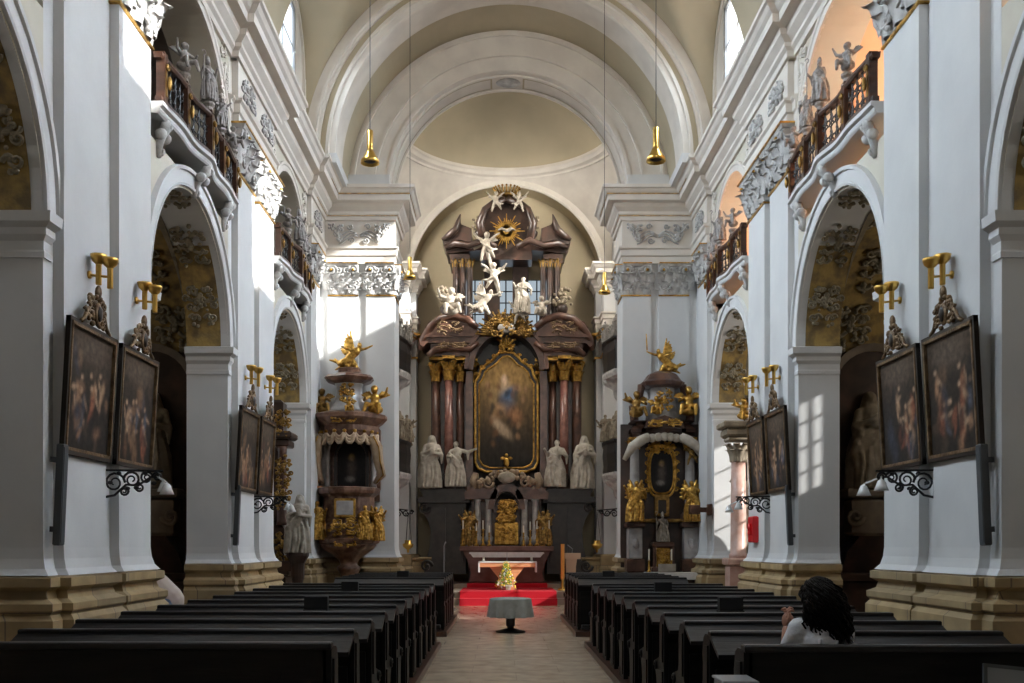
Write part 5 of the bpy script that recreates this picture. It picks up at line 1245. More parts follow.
# shaft backing wall behind the columns
for SG in (-1, 1):
    b = MB(); pz([(430,489),(470,489),(470,352),(430,352)], 34.6, 35.3); obj('shaft_panel', b, MARB_DK, alt)
    b = MB()
    pz([(431,357),(472,357),(472,345),(431,345)], 33.75, 35.3)
    pz([(428,345),(474,345),(474,339),(423,340),(421,346),(424,349)], 33.6, 35.3)
    pz([(425,340),(476,339),(478,331),(466,324),(452,320),(440,321),(430,325),(426,331),(429,336)], 33.5, 35.3)
    def mx(px): return ax(px) if SG < 0 else 2*ACX-ax(px)
    b.smooth = True
    b.tube([(mx(421),33.9,az(350)),(mx(424),33.7,az(341)),(mx(432),33.55,az(330)),(mx(441),33.5,az(322)),(mx(455),33.5,az(319)),(mx(468),33.45,az(323)),(mx(478),33.4,az(331))], [0.10,0.14,0.15,0.14,0.13,0.13,0.10], 8)
    b.tube([(mx(429),33.7,az(357)),(mx(436),33.6,az(352)),(mx(450),33.55,az(350)),(mx(470),33.5,az(352)),(mx(478),33.6,az(345))], [0.10,0.12,0.11,0.10,0.09], 8)
    en = obj('entablature', b, MARB_RED, alt)
    b = MB(); c_ = 1 if SG > 0 else -1
    for (uu, vv, ww, hh, sd) in ((450,331,0.9,0.4,3),(452,348,1.0,0.22,8)):
        rocaille(lambda u, v, w: (mx(uu)+u, 33.42-w, az(vv)+v), ww, hh, sd, b, 3, 0.022)
    obj('entablature_carving', b, BRONZE, en)
# arch over the painting
b = MB(); n = 20
def archband(r0x, r0z, r1x, r1z, zc, y0, y1):
    vs = []
    for i in range(n+1):
        a = PI*i/n
        for (rx, rz) in ((r0x,r0z),(r1x,r1z)):
            for y in (y0, y1): vs.append((ACX+rx*math.cos(a), y, zc+rz*math.sin(a)))
    fs = []
    for i in range(n):
        o = i*4; p = o+4
        fs += [(o,o+2,p+2,p),(o+1,p+1,p+3,o+3),(o,p,p+1,o+1),(o+2,o+3,p+3,p+2)]
    b.add(vs, fs)
archband(1.12, 1.25, 1.34, 1.62, az(371), 33.7, 34.8); archband(1.30, 1.58, 1.42, 1.72, az(371), 33.55, 34.2)
for SG in (-1, 1): pz([(466,371),(473,371),(473,489),(466,489)], 33.95, 34.9)
obj('niche_arch', b, MARB_RED, alt)
# altar painting
def frame_outline(sc=1.0):
    pts = [(-0.86,0.28),(-0.62,0.0),(0,0.0)]  # bottom with chamfered corners, width 1, in units of half width / metres
    W, H = 0.93, 3.62
    P = [(0,0),(0.62,0.0),(0.88,0.10),(1.0,0.30),(1.0,2.75),(1.0,2.86),(0.90,2.98),(0.84,3.10),(0.80,3.24),(0.62,3.40),(0.42,3.50),(0.28,3.64),(0.12,3.78),(0,3.80)]
    P = [(x*W, z) for x, z in P]
    full = P + [(-x, z) for x, z in P[::-1][1:-1]]
    cz = 1.9
    return [(x*sc if abs(x) < 1e-9 else x+(sc-1)*math.copysign(1, x), (z-cz)*(1+(sc-1)/1.9)+cz) for x, z in full]
zb = az(468)
b = MB(); b.smooth = True
for off, r in ((1.0, 0.035), (1.13, 0.05)):
    o_ = frame_outline(off); b.tube([(ACX+x, 33.92 if off > 1.05 else 33.95, zb+z) for x, z in o_+o_[:1]], r, 6)
for sg in (-1, 1):
    for (x, z, r) in ((0.72,3.42,0.09),(0.52,3.62,0.08),(0.32,3.80,0.08),(0.92,3.2,0.07)):
        spiral(lambda u, v, w: (ACX+sg*(x+0.1)+u, 33.9-w, zb+z+v), (0,0), r, 1.3, 0, sg, 0.03, b)
def mp(u, v, w): return (ACX+u, 33.88-w, zb+4.10+v)
rocaille(mp, 0.5, 0.30, 5, b, 4, 0.03)
for k in range(-2, 3): b.tube([(ACX+k*0.03,33.88,zb+4.1),(ACX+k*0.11,33.88,zb+4.48-abs(k)*0.07)], [0.03,0.05], 5)
for k in (-1, 1): b.tube([(ACX+k*0.05,33.88,zb+4.22),(ACX+k*0.32,33.88,zb+4.36)], [0.03,0.04], 5)
b.ball((ACX,33.85,zb+0.18), (0.10,0.06,0.16), 8, 6); b.ball((ACX,33.85,zb+0.42), (0.06,0.05,0.07), 8, 6)
for k in (-1, 1): b.ball((ACX+k*0.12,33.86,zb+0.32), (0.09,0.03,0.06), 6, 5)
fr = obj('painting_frame', b, GOLD, alt)
b = MB(); o1 = frame_outline(1.10); b.prism([(ACX+x, zb+z) for x, z in o1], 33.98, 34.12, 'y'); obj('frame_board', b, FRAME_DK, fr)
# canvas cut to the frame
oc = frame_outline(0.99)
def inside(u, v):
    x = (u-0.5)*1.9; z = v*3.82; c = False; j = len(oc)-1
    for i in range(len(oc)):
        xi, zi = oc[i]; xj, zj = oc[j]
        if (zi > z) != (zj > z) and x < (xj-xi)*(z-zi)/(zj-zi)+xi: c = not c
        j = i
    return c
o = canvas('altar_painting', 1.9, 3.82, 77, None, TR(ACX, 33.955, zb), 'gold', outline=inside, nu=56, nv=100); o.parent = fr; o.location = (-ACX, -34.8, -0.34)
# cloud of gold with a cartouche above the painting
b = MB(); b.m = 0; b.smooth = True
rd = random.Random(9)
for i in range(30):
    a = PI*(i+0.5)/30; rr = (1.0 if i % 2 else 0.82)
    b.tube([(ACX+math.cos(a)*0.40, 33.55, az(338)+math.sin(a)*0.34), (ACX+math.cos(a)*1.05*rr, 33.5, az(338)+math.sin(a)*0.88*rr)], [0.05, 0.03], 5)
for i in range(60):
    a = rd.uniform(0.05, PI-0.05); rr = rd.uniform(0.6, 1.0); b.ball((ACX+math.cos(a)*1.0*rr, 33.55+rd.uniform(-0.05,0.1), az(340)+math.sin(a)*0.80*rr), rd.uniform(0.035,0.08), 6, 4)
def mp(u, v, w): return (ACX+u, 33.42-w, az(330)+v)
rocaille(mp, 1.2, 0.7, 15, b, 4, 0.035)
b.smooth = True; b.m = 1; b.ball((ACX, 33.42, az(331)), (0.30,0.07,0.18), 14, 8)
obj('gilt_cloud', b, [GOLD_OLD, MARB_GREY], alt)
# upper storey
up = None
for SG in (-1, 1):
    b = MB()
    pz([(452,322),(466,322),(466,262),(453,262)], 34.0, 35.2)
    pz([(484,322),(500,322),(500,258),(484,258)], 34.6, 35.2)
    pz([(450,264),(470,264),(470,255),(450,255)], 33.85, 35.2)
    pz([(447,255),(497,250),(500,235),(470,243),(445,247)], 33.8, 35.1)
    pz([(445,248),(458,243),(472,246),(472,232),(462,228),(459,221),(455,233),(448,240),(443,244)], 33.6, 35.0)
    up = obj('upper_storey', b, MARB_DK, alt)
    def mx(px): return ax(px) if SG < 0 else 2*ACX-ax(px)
    for px in (455.5, 463, 470):
        b = MB(); b.smooth = True; b.m = 0; b.lathe([(0.13,az(322)),(0.13,az(317)),(0.10,az(315)),(0.09,az(266)),(0.14,az(262))], (mx(px),33.95,0), 12); b.m = 1
        mp = lambda u, v, w: (mx(px)+(0.09+w)*math.sin(u*6.3), 33.95-(0.09+w)*math.cos(u*6.3), v)
        for k in range(6): leaf(mp, k/6, az(268), 0.12, 0.32, 0.12, b)
        obj('upper_column', b, [MARB_DK, GOLD_OLD], up)
    b = MB(); b.smooth = True
    b.tube([(mx(443),33.6,az(243)),(mx(450),33.5,az(240)),(mx(456),33.5,az(234)),(mx(459),33.5,az(226)),(mx(461),33.5,az(219))], [0.06,0.12,0.11,0.08,0.02], 8)
    b.tube([(mx(446),33.7,az(250)),(mx(456),33.55,az(247)),(mx(470),33.5,az(250)),(mx(484),33.45,az(245)),(mx(496),33.4,az(252))], [0.08,0.12,0.10,0.12,0.10], 8)
    b.tube([(mx(484),33.6,az(245)),(mx(480),33.5,az(228)),(mx(485),33.5,az(214)),(mx(494),33.5,az(208)),(mx(506),33.5,az(204))], [0.12,0.14,0.11,0.13,0.12], 8)
    obj('horn_cornice', b, MARB_DK, up)
b = MB(); b.prism([(ax(u), az(v)) for u, v in ((481,262),(532,262),(531,240),(535,222),(528,209),(518,204),(506.5,202),(495,204),(485,209),(478,222),(482,240))], 33.7, 34.6, 'y'); obj('crown_panel', b, MARB_DK, up)
b = MB(); b.m = 0; zc = az(235); rd = random.Random(2); b.smooth = False
for i in range(36):
    a = 2*PI*i/36; L = (17 if i % 3 == 0 else 13 if i % 3 == 1 else 11)*K_*rd.uniform(0.92,1.08); w = 0.035
    d = Vector((math.cos(a),0,math.sin(a))); p = Vector((-math.sin(a),0,math.cos(a))); c = Vector((ACX,33.55,zc))
    b.add([tuple(c+d*0.1+p*w), tuple(c+d*0.1-p*w), tuple(c+d*L-p*0.012), tuple(c+d*L+p*0.012), tuple(c+d*0.1+Vector((0,0.08,0))), tuple(c+d*L+Vector((0,0.04,0)))], [(0,1,2,3),(0,3,5,4),(1,4,5,2),(0,4,1),(2,5,3)])
b.smooth = True; b.ball((ACX,33.6,zc), (0.22,0.06,0.20), 14, 8)
sb = obj('sunburst', b, GOLD, up)
b = MB(); b.smooth = True; b.ball((ACX,33.48,zc), (0.12,0.05,0.06), 10, 6); b.ball((ACX+0.13,33.47,zc+0.02), 0.04, 8, 6)
for sg in (-1, 1): b.tube([(ACX,33.48,zc),(ACX+sg*0.16,33.46,zc+0.06),(ACX+sg*0.30,33.47,zc+0.0)], [0.04,0.05,0.01], 6)
obj('dove', b, STATUE_W, sb)
b = MB(); b.smooth = True; zc = az(205)
b.lathe([(0.30,0),(0.32,0.05),(0.30,0.10)], (ACX,33.7,zc+0.16), 20)
for i in range(11):
    a = PI+PI*i/10; x, y = math.cos(a), math.sin(a); b.tube([(ACX+0.30*x,33.7+0.30*y,zc+0.24),(ACX+0.44*x,33.7+0.40*y,zc+0.42)], [0.035,0.02], 5); b.ball((ACX+0.45*x,33.7+0.40*y,zc+0.44), 0.04, 6, 4)
obj('crown', b, GOLD_OLD, alt)
# tabernacle structure under the painting
b = MB(); b.m = 0
for SG in (-1, 1): pz([(466,500),(496,500),(498,492),(494,488),(484,486),(470,489),(465,494)], 33.3, 34.0)
archband(0.42, 0.60, 0.62, 0.88, az(510), 33.3, 34.0)
b.box(ax(472), ax(541), 33.75, 34.1, az(550), az(500))
tab = obj('tabernacle_arch', b, MARB_RED, alt)
for sg in (-1, 1):
    for px in (478, 489): b = MB(); b.smooth = True; x = ACX+sg*(506.5-px)*K_; b.lathe([(0.16,az(545)),(0.16,az(538)),(0.11,az(536)),(0.10,az(503)),(0.14,az(500))], (x,33.45,0), 14); obj('tabernacle_column', b, MARB_GREY, tab)
b = MB(); b.m = 0; b.bbox(ax(495), ax(518), 33.25, 33.8, az(545), az(523), 0.03); b.bbox(ax(498), ax(515), 33.3, 33.8, az(523), az(515), 0.03); b.bbox(ax(499.5), ax(513.5), 33.35, 33.8, az(515), az(500), 0.05); b.smooth = True
b.ball((ACX,33.33,az(507)), (0.15,0.05,0.18), 12, 8)
for cz_, hh, sd in ((532, 0.5, 3), (518, 0.3, 4), (507, 0.4, 8)):
    def mp(u, v, w): return (ACX+u, 33.25-w, az(cz_)+v)
    rocaille(mp, 0.62, hh, sd, b, 4, 0.025)
obj('gilt_tabernacle', b, GOLD, tab)
b = MB(); b.m = 0; b.smooth = True; rd = random.Random(4)
for i in range(50):
    x = rd.uniform(-1, 1); b.ball((ACX+x*0.95, 33.3+rd.uniform(-0.08,0.1), az(488)+(1-x*x)*0.45+rd.uniform(-0.1,0.1)), rd.uniform(0.06,0.13), 7, 5)
for sg in (-1, 1):
    b.tube([(ACX+sg*1.02,33.4,az(490)),(ACX+sg*1.1,33.4,az(482)),(ACX+sg*1.02,33.4,az(474))], [0.12,0.15,0.10], 8)
    spiral(lambda u, v, w: (ACX+sg*0.62+u, 33.25-w, az(484)+v), (0,0), 0.20, 1.4, 0, sg, 0.05, b)
b.m = 1; b.ball((ACX,33.2,az(479)), (0.30,0.10,0.20), 12, 8)
obj('cloud_pediment', b, [mat('cloud_umber', (0.24,0.17,0.11), 0.5, 0, (0.34,0.25,0.17), 6), STATUE_W], tab)
fig_part('gilt_angel', M_ANGEL, GOLD_OLD, tab, (ax(469.5), 33.25, az(545)), 1.15)
fig_part('gilt_angel', M_ANGEL, GOLD_OLD, tab, (ax(543.5), 33.25, az(545)), 1.15, mirror=True)
for o_ in list(tab.children):
    if o_.name.startswith('gilt_angel'): pass
# mensa
b = MB(); b.m = 0; b.bbox(ax(461), ax(552), 32.9, 34.0, az(551), az(546), 0.02)
P = [(ax(464),az(551)),(ax(549),az(551)),(ax(545),az(560)),(ax(541),az(572)),(ax(543),az(581)),(ax(470),az(581)),(ax(472),az(572)),(ax(468),az(560))]; b.prism(P, 33.05, 34.0, 'y'); obj('altar_table', b, mat('dark_red_marble', (0.12,0.05,0.035), 0.3, 0, (0.20,0.10,0.08), 3), alt)
b = MB(); b.box(ax(470), ax(543), 32.87, 33.4, az(553)-0.02, az(553)+0.0); b.prism([(ax(470),az(552)),(ax(543),az(552)),(ax(539),az(557)),(ax(474),az(557))], 32.86, 32.9, 'y'); tag(obj('altar_cloth', b, CLOTH_W), 'white cloth hanging over the front of the high altar table', 'cloth')
for me, px, pyb, h, mr, w in ((M_VEIL, 431, 488, 1.78, False, 'far left, leaning towards the column'), (M_ORATOR, 456, 487, 1.55, False, 'inner left, arm stretched to the painting'), (M_SAINT, 555, 487, 1.60, True, 'inner right, right beside the painting'), (M_ANGEL, 581.5, 489, 1.80, False, 'far right, the tall winged one')):
    statue('saint_statue', me if me is not M_ANGEL else M_VEIL, STATUE_W if False else mat('statue_stone', (0.56,0.52,0.45), 0.6, 0, (0.38,0.34,0.28), 5.0, 0.3, 20), (ax(px), 33.55, az(pyb)-0.02), h, 'life-size pale stone statue on the high altar, %s' % w, 'statue', 'large saints beside the altar columns', mirror=mr)
for i, (me, px, py, h, mr, w) in enumerate(((M_SIT,452,322,1.05,False,'lower left end'),(M_FLYER,483,318,1.15,False,'left of the centre, flying'),(M_SAINT,522,318,1.25,True,'seated large figure right of the centre'),(M_SIT,541,322,0.75,True,'lower right end'),(M_FLY,519,325,0.70,False,'small child below the large figure'),
            (M_FLY,494,292,0.85,True,'lower one climbing the cross'),(M_FLY,487,262,0.85,False,'upper one climbing the cross'),(M_FLY,496,215,0.60,False,'left of the crown'),(M_FLY,519,215,0.60,True,'right of the crown'))):
    statue('white_putto', me, STATUE_W, (ax(px), 33.35, az(py)), h, 'white carved angel high on the high altar, %s' % w, 'statue', 'white angel figures on top of the altar', mirror=mr)
b = MB(); b.tube([(ax(482),33.6,az(236)),(ax(500),33.5,az(300))], 0.06, 6); b.tube([(ax(474),33.6,az(252)),(ax(493),33.5,az(243))], 0.06, 6); tag(obj('white_cross', b, STATUE_W), 'slanting pale cross held by angels high on the high altar', 'cross')
for px, mr, w in ((446, False, 'left'), (562, True, 'right'), (479, False, 'inner left'), (533.5, True, 'inner right')):
    z0 = az(321) if w in ('left', 'right') else az(243); kk = 1.0 if w in ('left', 'right') else 0.75
    v = thing('flame_urn', 'dark carved urn with bouquet, %s one on the high altar' % w, 'urn', (ax(px), 33.8, z0), group='urns on the high altar', world=True)
    b = MB(); b.smooth = True; b.lathe([(0.10*kk,0),(0.05*kk,0.08*kk),(0.16*kk,0.25*kk),(0.20*kk,0.40*kk),(0.12*kk,0.50*kk)], (ax(px),33.8,z0), 12); obj('vase', b, MARB_DK, v)
    b = MB(); b.smooth = True; rd = random.Random(int(px))
    for i in range(26):
        a = rd.uniform(0, 2*PI); rr = rd.uniform(0, 0.30)*kk; b.ball((ax(px)+rr*math.cos(a), 33.8+0.3*rr*math.sin(a*3), z0+kk*rd.uniform(0.5,1.15)), rd.uniform(0.05,0.09)*kk, 6, 4)
    obj('bouquet', b, STATUE_DIM, v)

# candlesticks: one built, the others copied
def candlestick(h):
    c = thing('altar_candlestick', 'x', 'candlestick', group='gilt candlesticks on the high altar')
    b = MB(); b.smooth = True
    b.lathe([(0.085,0),(0.08,0.04),(0.04,0.10),(0.03,0.14),(0.055,0.20),(0.03,0.26),(0.02,0.42*h),(0.045,0.46*h),(0.02,0.5*h),(0.03,0.62*h),(0.055,0.65*h),(0.02,0.66*h)], (0,0,0), 10); obj('stand', b, GOLD, c)
    b = MB(); b.tube([(0,0,0.66*h),(0,0,h)], 0.022, 8); obj('candle', b, WAX, c)
    return c
cs = None
words = ['far left', 'second from the left', 'third from the left', 'fourth from the left', 'left of the tabernacle', 'right of the tabernacle', 'fourth from the right', 'third from the right', 'second from the right', 'far right']
for i, px in enumerate((464, 471, 477, 483.5, 489.5, 523, 529.5, 536, 542, 548)):
    lb = 'gilt candlestick with pale candle on the high altar, %s' % words[i]
    loc = (ax(px), 33.12, az(546)); 
    if cs is None: cs = candlestick(0.85); cs.location = loc; cs['label'] = lb; kids()
    else: dup(cs, loc, 0, lb, scale=(1,1,[1,0.95,0.9,1,0.8,0.8,0.95,1,0.9,1][i]))

# the whole altar ensemble was modelled slightly over size: set it at its real size against the apse wall
def settle(objs, k, org, dst):
    for o in objs:
        o.location = Vector(dst) + (o.location - Vector(org))*k
        o.scale = Vector(o.scale)*k
bpy.context.view_layer.update()
settle([o for o in bpy.data.objects if o.name not in BEFORE and o.parent is None], 0.897, (0, 35.6, 0.34), (-0.021, 31.95, 0.47))

# ================================================================== MODERN ALTAR, FLOWERS, LECTERN, MICROPHONES
MY = 28.2; z0 = 0.365
def mx_(px): return PX(px, MY)
t = thing('wooden_altar', 'free-standing light wooden altar on the red carpet', 'altar', (mx_(507.5), MY, z0), world=True)
b = MB(); b.bbox(mx_(480), mx_(535), MY-0.35, MY+0.35, PZ(567, MY), PZ(562.5, MY), 0.01); obj('tabletop', b, WOOD_LT, t)
cxm = mx_(507.5); b = MB(); prof = [(490,567),(524,567),(521,571),(516,577),(514,584),(517,590.0),(497,590.0),(500,584),(498,577),(493,571)]
b.prism([(mx_(u), max(z0, PZ(v, MY))) for u, v in prof], MY-0.28, MY+0.28, 'y'); obj('stand', b, WOOD_LT, t)
b = MB(); b.bbox(mx_(478.5), mx_(536.5), MY-0.37, MY+0.37, PZ(562.6, MY), PZ(561.5, MY), 0.003)
for s0, s1 in ((478.5, 480), (535, 536.5)): b.box(mx_(s0), mx_(s1), MY-0.37, MY+0.37, PZ(572, MY), PZ(562, MY))
tag(obj('altar_cloth', b, CLOTH_W), 'narrow white cloth on the wooden altar, hanging at both ends', 'cloth')
for px, w in ((483.5, 'left'), (531.5, 'right')):
    x = mx_(px); c = thing('short_candle', 'short white candle at the %s end of the wooden altar' % w, 'candle', (x, MY, PZ(561.5, MY)), world=True)
    b = MB(); b.lathe([(0.06,0),(0.06,0.015),(0.03,0.03),(0.03,0.035)], (x,MY,PZ(561.5, MY)), 12); obj('dish', b, STEEL, c)
    b = MB(); b.tube([(x,MY,PZ(561.5, MY)+0.03),(x,MY,PZ(561.5, MY)+0.12)], 0.032, 10); obj('wax', b, WAX, c)
b = MB(); x = mx_(507); b.tube([(x,MY,PZ(561.5,MY)),(x,MY,PZ(552,MY))], 0.008, 5); b.lathe([(0.05,0),(0.05,0.012),(0.01,0.02)], (x,MY,PZ(561.5, MY)), 10); tag(obj('altar_microphone', b, STEEL), 'thin microphone rod standing on the wooden altar', 'microphone')
FY = 27.75; x = PX(506, FY)
t = thing('flower_arrangement', 'tall yellow and white flower arrangement before the wooden altar', 'flowers', (x, FY, z0), world=True)
b = MB(); b.lathe([(0.12,0),(0.15,0.10),(0.13,0.14)], (x,FY,z0), 12); obj('bowl', b, STATUE_W, t)
rd = random.Random(12); bl = MB(); by = MB(); bw = MB()
for i in range(420):
    t_ = rd.random()**0.8; zz = z0+0.06+0.62*t_; r = (0.30*(1-t_)**0.75+0.035)*math.sqrt(rd.random()); a = rd.uniform(0, 2*PI)
    c = Vector((x+r*math.cos(a), FY+r*math.sin(a), zz))
    if i % 7 < 4: bl.tube([c, c+Vector((rd.uniform(-.07,.07), rd.uniform(-.07,.07), rd.uniform(-.02,.09)))], [0.014, 0.002], 4)
    elif i % 7 < 6: by.ball(c, rd.uniform(0.016,0.028), 6, 4)
    else: bw.ball(c, rd.uniform(0.018,0.028), 6, 4)
for i in range(30): a = i*0.7; by.ball((x+0.07*math.cos(a), FY-0.05, z0+0.70+0.08*math.sin(a)), 0.02, 6, 4)
obj('leaves', bl, GREEN, t); obj('yellow_blossoms', by, YELLOW, t); obj('white_blossoms', bw, WHITE, t)
LY = 28.5
def lx(px): return PX(px, LY)
def lz(py): return PZ(py, LY)
t = thing('lectern', 'pale wooden lectern right of the altar, narrow at the foot', 'lectern', (lx(570), LY, 0.34), world=True)
b = MB(); b.prism([(lx(567),0.34),(lx(574.5),0.34),(lx(575.5),lz(566)),(lx(576.5),lz(559)),(lx(565),lz(559)),(lx(566),lz(566))], LY-0.2, LY+0.2, 'y'); obj('stand', b, mat('pale_oak', (0.52,0.36,0.24), 0.5), t)
b = MB(); b.prism([(lx(562.5),lz(559)),(lx(580),lz(559)),(lx(580),lz(553)),(lx(562.5),lz(553))], LY-0.26, LY+0.26, 'y'); obj('desk', b, MATS['pale_oak'], t)
b = MB(); b.smooth = True; b.tube([(lx(572),LY,lz(553)),(lx(572.5),LY,lz(549)),(lx(567.5),LY-0.1,lz(545))], 0.012, 5); tag(obj('gooseneck_microphone', b, STEEL), 'thin gooseneck microphone on the lectern', 'microphone')
t = thing('paschal_candle', 'tall orange candle standing left of the lectern', 'candle', (lx(562), LY-0.3, 0.34), world=True)
b = MB(); b.lathe([(0.14,0),(0.13,0.04),(0.04,0.10),(0.03,0.3),(0.06,0.34)], (lx(562),LY-0.3,0.34), 12); obj('stand', b, BRASS, t)
b = MB(); b.tube([(lx(562),LY-0.3,0.66),(lx(562),LY-0.3,lz(544))], 0.055, 10); obj('wax', b, mat('orange_wax', (0.75,0.30,0.05), 0.45), t)
x = PX(444, 27.5); b = MB(); b.lathe([(0.13,0),(0.13,0.02),(0.02,0.04)], (x,27.5,0.34), 12); b.tube([(x,27.5,0.36),(x,27.5,PZ(546,27.5))], 0.011, 6); b.smooth = True; b.tube([(x,27.5,PZ(546,27.5)),(x+0.02,27.48,PZ(544,27.5)),(x+0.05,27.45,PZ(542,27.5))], [0.012,0.014,0.02], 6)
tag(obj('microphone_stand', b, STEEL), 'thin microphone stand left of the red carpet', 'microphone')

# hanging sanctuary lamps beside the altar on wrought iron arms, and stone side tables
for s, sn, px in ((-1, 'left', 408), (1, 'right', 597)):
    Y = 29.5; X = s*3.3; xe = PX(px, Y)
    t = thing('sanctuary_lamp', 'hanging brass sanctuary lamp on an iron arm, %s of the high altar' % sn, 'lamp', (X, Y, 2.3), world=True)
    b = MB(); z = PZ(512, Y); b.smooth = True
    b.tube([(X,Y,z+0.1),(xe,Y,z+0.05)], 0.02, 5)
    mp = lambda u, v, w: (X-s*u, Y+w*0.3, z-0.05+v)
    for (c_, v_, r, sg) in ((0.12,0,0.12,1),(0.33,0.02,0.10,-1),(0.5,0.04,0.07,1)): spiral(mp, (c_, v_), r, 1.6, 0, sg, 0.022, b, 18, 5)
    obj('arm', b, GRILLE_M, t)
    b = MB(); zl = PZ(547, Y)
    for k in range(3): a = 2*PI*k/3; b.tube([(xe,Y,z),(xe+0.12*math.cos(a),Y+0.12*math.sin(a),zl+0.1)], 0.007, 4)
    obj('chains', b, GRILLE_M, t)
    b = MB(); b.smooth = True; b.lathe([(0.01,-0.18),(0.04,-0.12),(0.03,-0.08),(0.14,0.0),(0.17,0.08),(0.10,0.12),(0.10,0.2)], (xe,Y,zl), 14); obj('bowl', b, BRASS, t)
    b = MB(); xx = s*2.55; b.bbox(min(xx-0.4,xx+0.4), max(xx-0.4,xx+0.4), 30.4, 30.9, 0.34, 1.15, 0.04); b.bbox(xx-0.46, xx+0.46, 30.35, 30.95, 1.15, 1.25, 0.03); b.bbox(xx-0.48, xx+0.48, 30.3, 31.0, 0.34, 0.5, 0.03)
    tag(obj('credence_table', b, SAND), 'low sandstone side table %s of the high altar' % sn, 'table')

# ================================================================== CHAPEL FURNISHINGS SEEN THROUGH THE ARCHES
def chapel_altar(s, Y, x0, label, mats, st_mat, hgt, zst, name='chapel_altar'):
    """retable against the far wall of a chapel, front towards -y; x0 is its centre distance from the axis"""
    T = side_T(s); t = thing(name, label, 'altar', (s*x0, Y, 0), world=True)
    b = MB(T); b.bbox(x0-0.65, x0+0.65, Y-0.55, Y, 0, 1.05, 0.03); b.bbox(x0-0.72, x0+0.72, Y-0.62, Y, 1.05, 1.17, 0.02); b.prism([(x0-0.6,1.17),(x0+0.6,1.17),(x0+0.5,1.5),(x0+0.3,1.75),(x0-0.3,1.75),(x0-0.5,1.5)], Y-0.42, Y, 'y'); obj('altar_table', b, mats[0], t)
    b = MB(T); b.bbox(x0-0.45, x0+0.45, Y-0.48, Y, 1.75, 2.35, 0.05); b.bbox(x0-0.52, x0+0.52, Y-0.52, Y, 2.35, 2.5, 0.03)
    b.smooth = True
    for k in (-1, 1): spiral(lambda u, v, w: (x0+k*0.42+u, Y-0.5-w, 2.05+v), (0,0), 0.14, 1.4, 0, k, 0.04, b)
    b.smooth = False; obj('pedestal', b, mats[1], t)
    b = MB(T); b.box(x0-0.85, x0+0.85, Y-0.12, Y, 1.1, 4.7)
    n = 14; b.m = 1
    for i in range(n):
        a0, a1 = PI*i/n, PI*(i+1)/n
        b.add([(x0+0.6*math.cos(a0),Y-0.16,4.1+0.6*math.sin(a0)),(x0+0.6*math.cos(a1),Y-0.16,4.1+0.6*math.sin(a1)),(x0+0.72*math.cos(a1),Y-0.2,4.1+0.72*math.sin(a1)),(x0+0.72*math.cos(a0),Y-0.2,4.1+0.72*math.sin(a0))], [(0,1,2,3)])
    b.box(x0-0.74, x0-0.6, Y-0.2, Y-0.1, 1.8, 4.1); b.box(x0+0.6, x0+0.74, Y-0.2, Y-0.1, 1.8, 4.1); obj('niche', b, [mats[0], mats[1]], t)
    return t
for s, sn in ((-1, 'left'), (1, 'right')):
    chapel_altar(s, 16.1, 5.75, 'dim chapel altar with statue niche behind the nearer %s arch' % sn, (MARB_DK, mat('umber_stone', (0.20,0.15,0.10), 0.6, 0, (0.13,0.10,0.07), 4)), STATUE_DIM, 1.6, 2.5)
    statue('chapel_statue', M_VEIL, STATUE_DIM, (s*(5.62 if s > 0 else 5.75), 15.85, 2.5), 1.55, 'standing draped statue in the dim chapel behind the nearer %s arch' % sn, 'statue')
# right farther arch: marble column, white statue
b = MB(); cx2, cy2 = 4.62, 20.2
t = thing('marble_column_altar', 'pink marble column altar edge lit behind the farther right arch', 'altar', (cx2, cy2, 0), world=True)
b.bbox(cx2-0.22, cx2+0.22, cy2-0.22, cy2+0.22, 0, 1.2, 0.02); b.bbox(cx2-0.27, cx2+0.27, cy2-0.27, cy2+0.27, 1.2, 1.35, 0.03); b.bbox(cx2-0.27, cx2+0.27, cy2-0.27, cy2+0.27, 0.5, 0.62, 0.03); obj('plinth', b, mat('pink_marble', (0.45,0.26,0.20), 0.35, 0, (0.58,0.40,0.34), 4), t)
b = MB(); b.smooth = True; b.lathe([(0.19,1.35),(0.19,1.42),(0.16,1.45),(0.155,2.2),(0.14,3.3)], (cx2,cy2,0), 18); obj('shaft', b, MATS['pink_marble'], t)
b = MB(); mp = lambda u, v, w: (cx2+(0.14+w)*math.sin(u*6.3), cy2-(0.14+w)*math.cos(u*6.3), v)
for k in range(8): leaf(mp, k/8, 3.28, 0.15, 0.30, 0.10, b); leaf(mp, (k+0.5)/8, 3.3, 0.15, 0.42, 0.14, b)
b.bbox(cx2-0.24, cx2+0.24, cy2-0.24, cy2+0.24, 3.7, 3.78, 0.02); b.bbox(cx2-0.30, cx2+0.5, cy2-0.30, cy2+0.28, 3.78, 3.95, 0.04); b.bbox(cx2-0.38, cx2+0.6, cy2-0.38, cy2+0.3, 3.95, 4.08, 0.03); obj('capital', b, STATUE_DIM, t)
b = MB(); b.box(5.0, 6.6, 21.0, 21.2, 0, 4.6); b.bbox(5.0, 6.4, 20.3, 21.0, 0, 1.1, 0.03); obj('retable', b, mat('pale_marble', (0.55,0.48,0.40), 0.4, 0, (0.42,0.34,0.28), 4), t)
statue('chapel_statue', M_BISHOP, STATUE_W, (4.95, 20.55, 1.35), 1.45, 'brightly lit white statue behind the farther right arch', 'statue')
statue('chapel_angel', M_SIT, GOLD, (4.72, 20.2, 4.1), 0.5, 'small gilded figure above the marble column in the farther right arch', 'statue')
b = MB(); b.bbox(4.85, 5.15, 20.3, 20.8, 0, 1.36, 0.03); tag(obj('statue_pedestal', b, MATS['pale_marble']), 'pale stone pedestal under the bright statue in the farther right arch', 'pedestal')
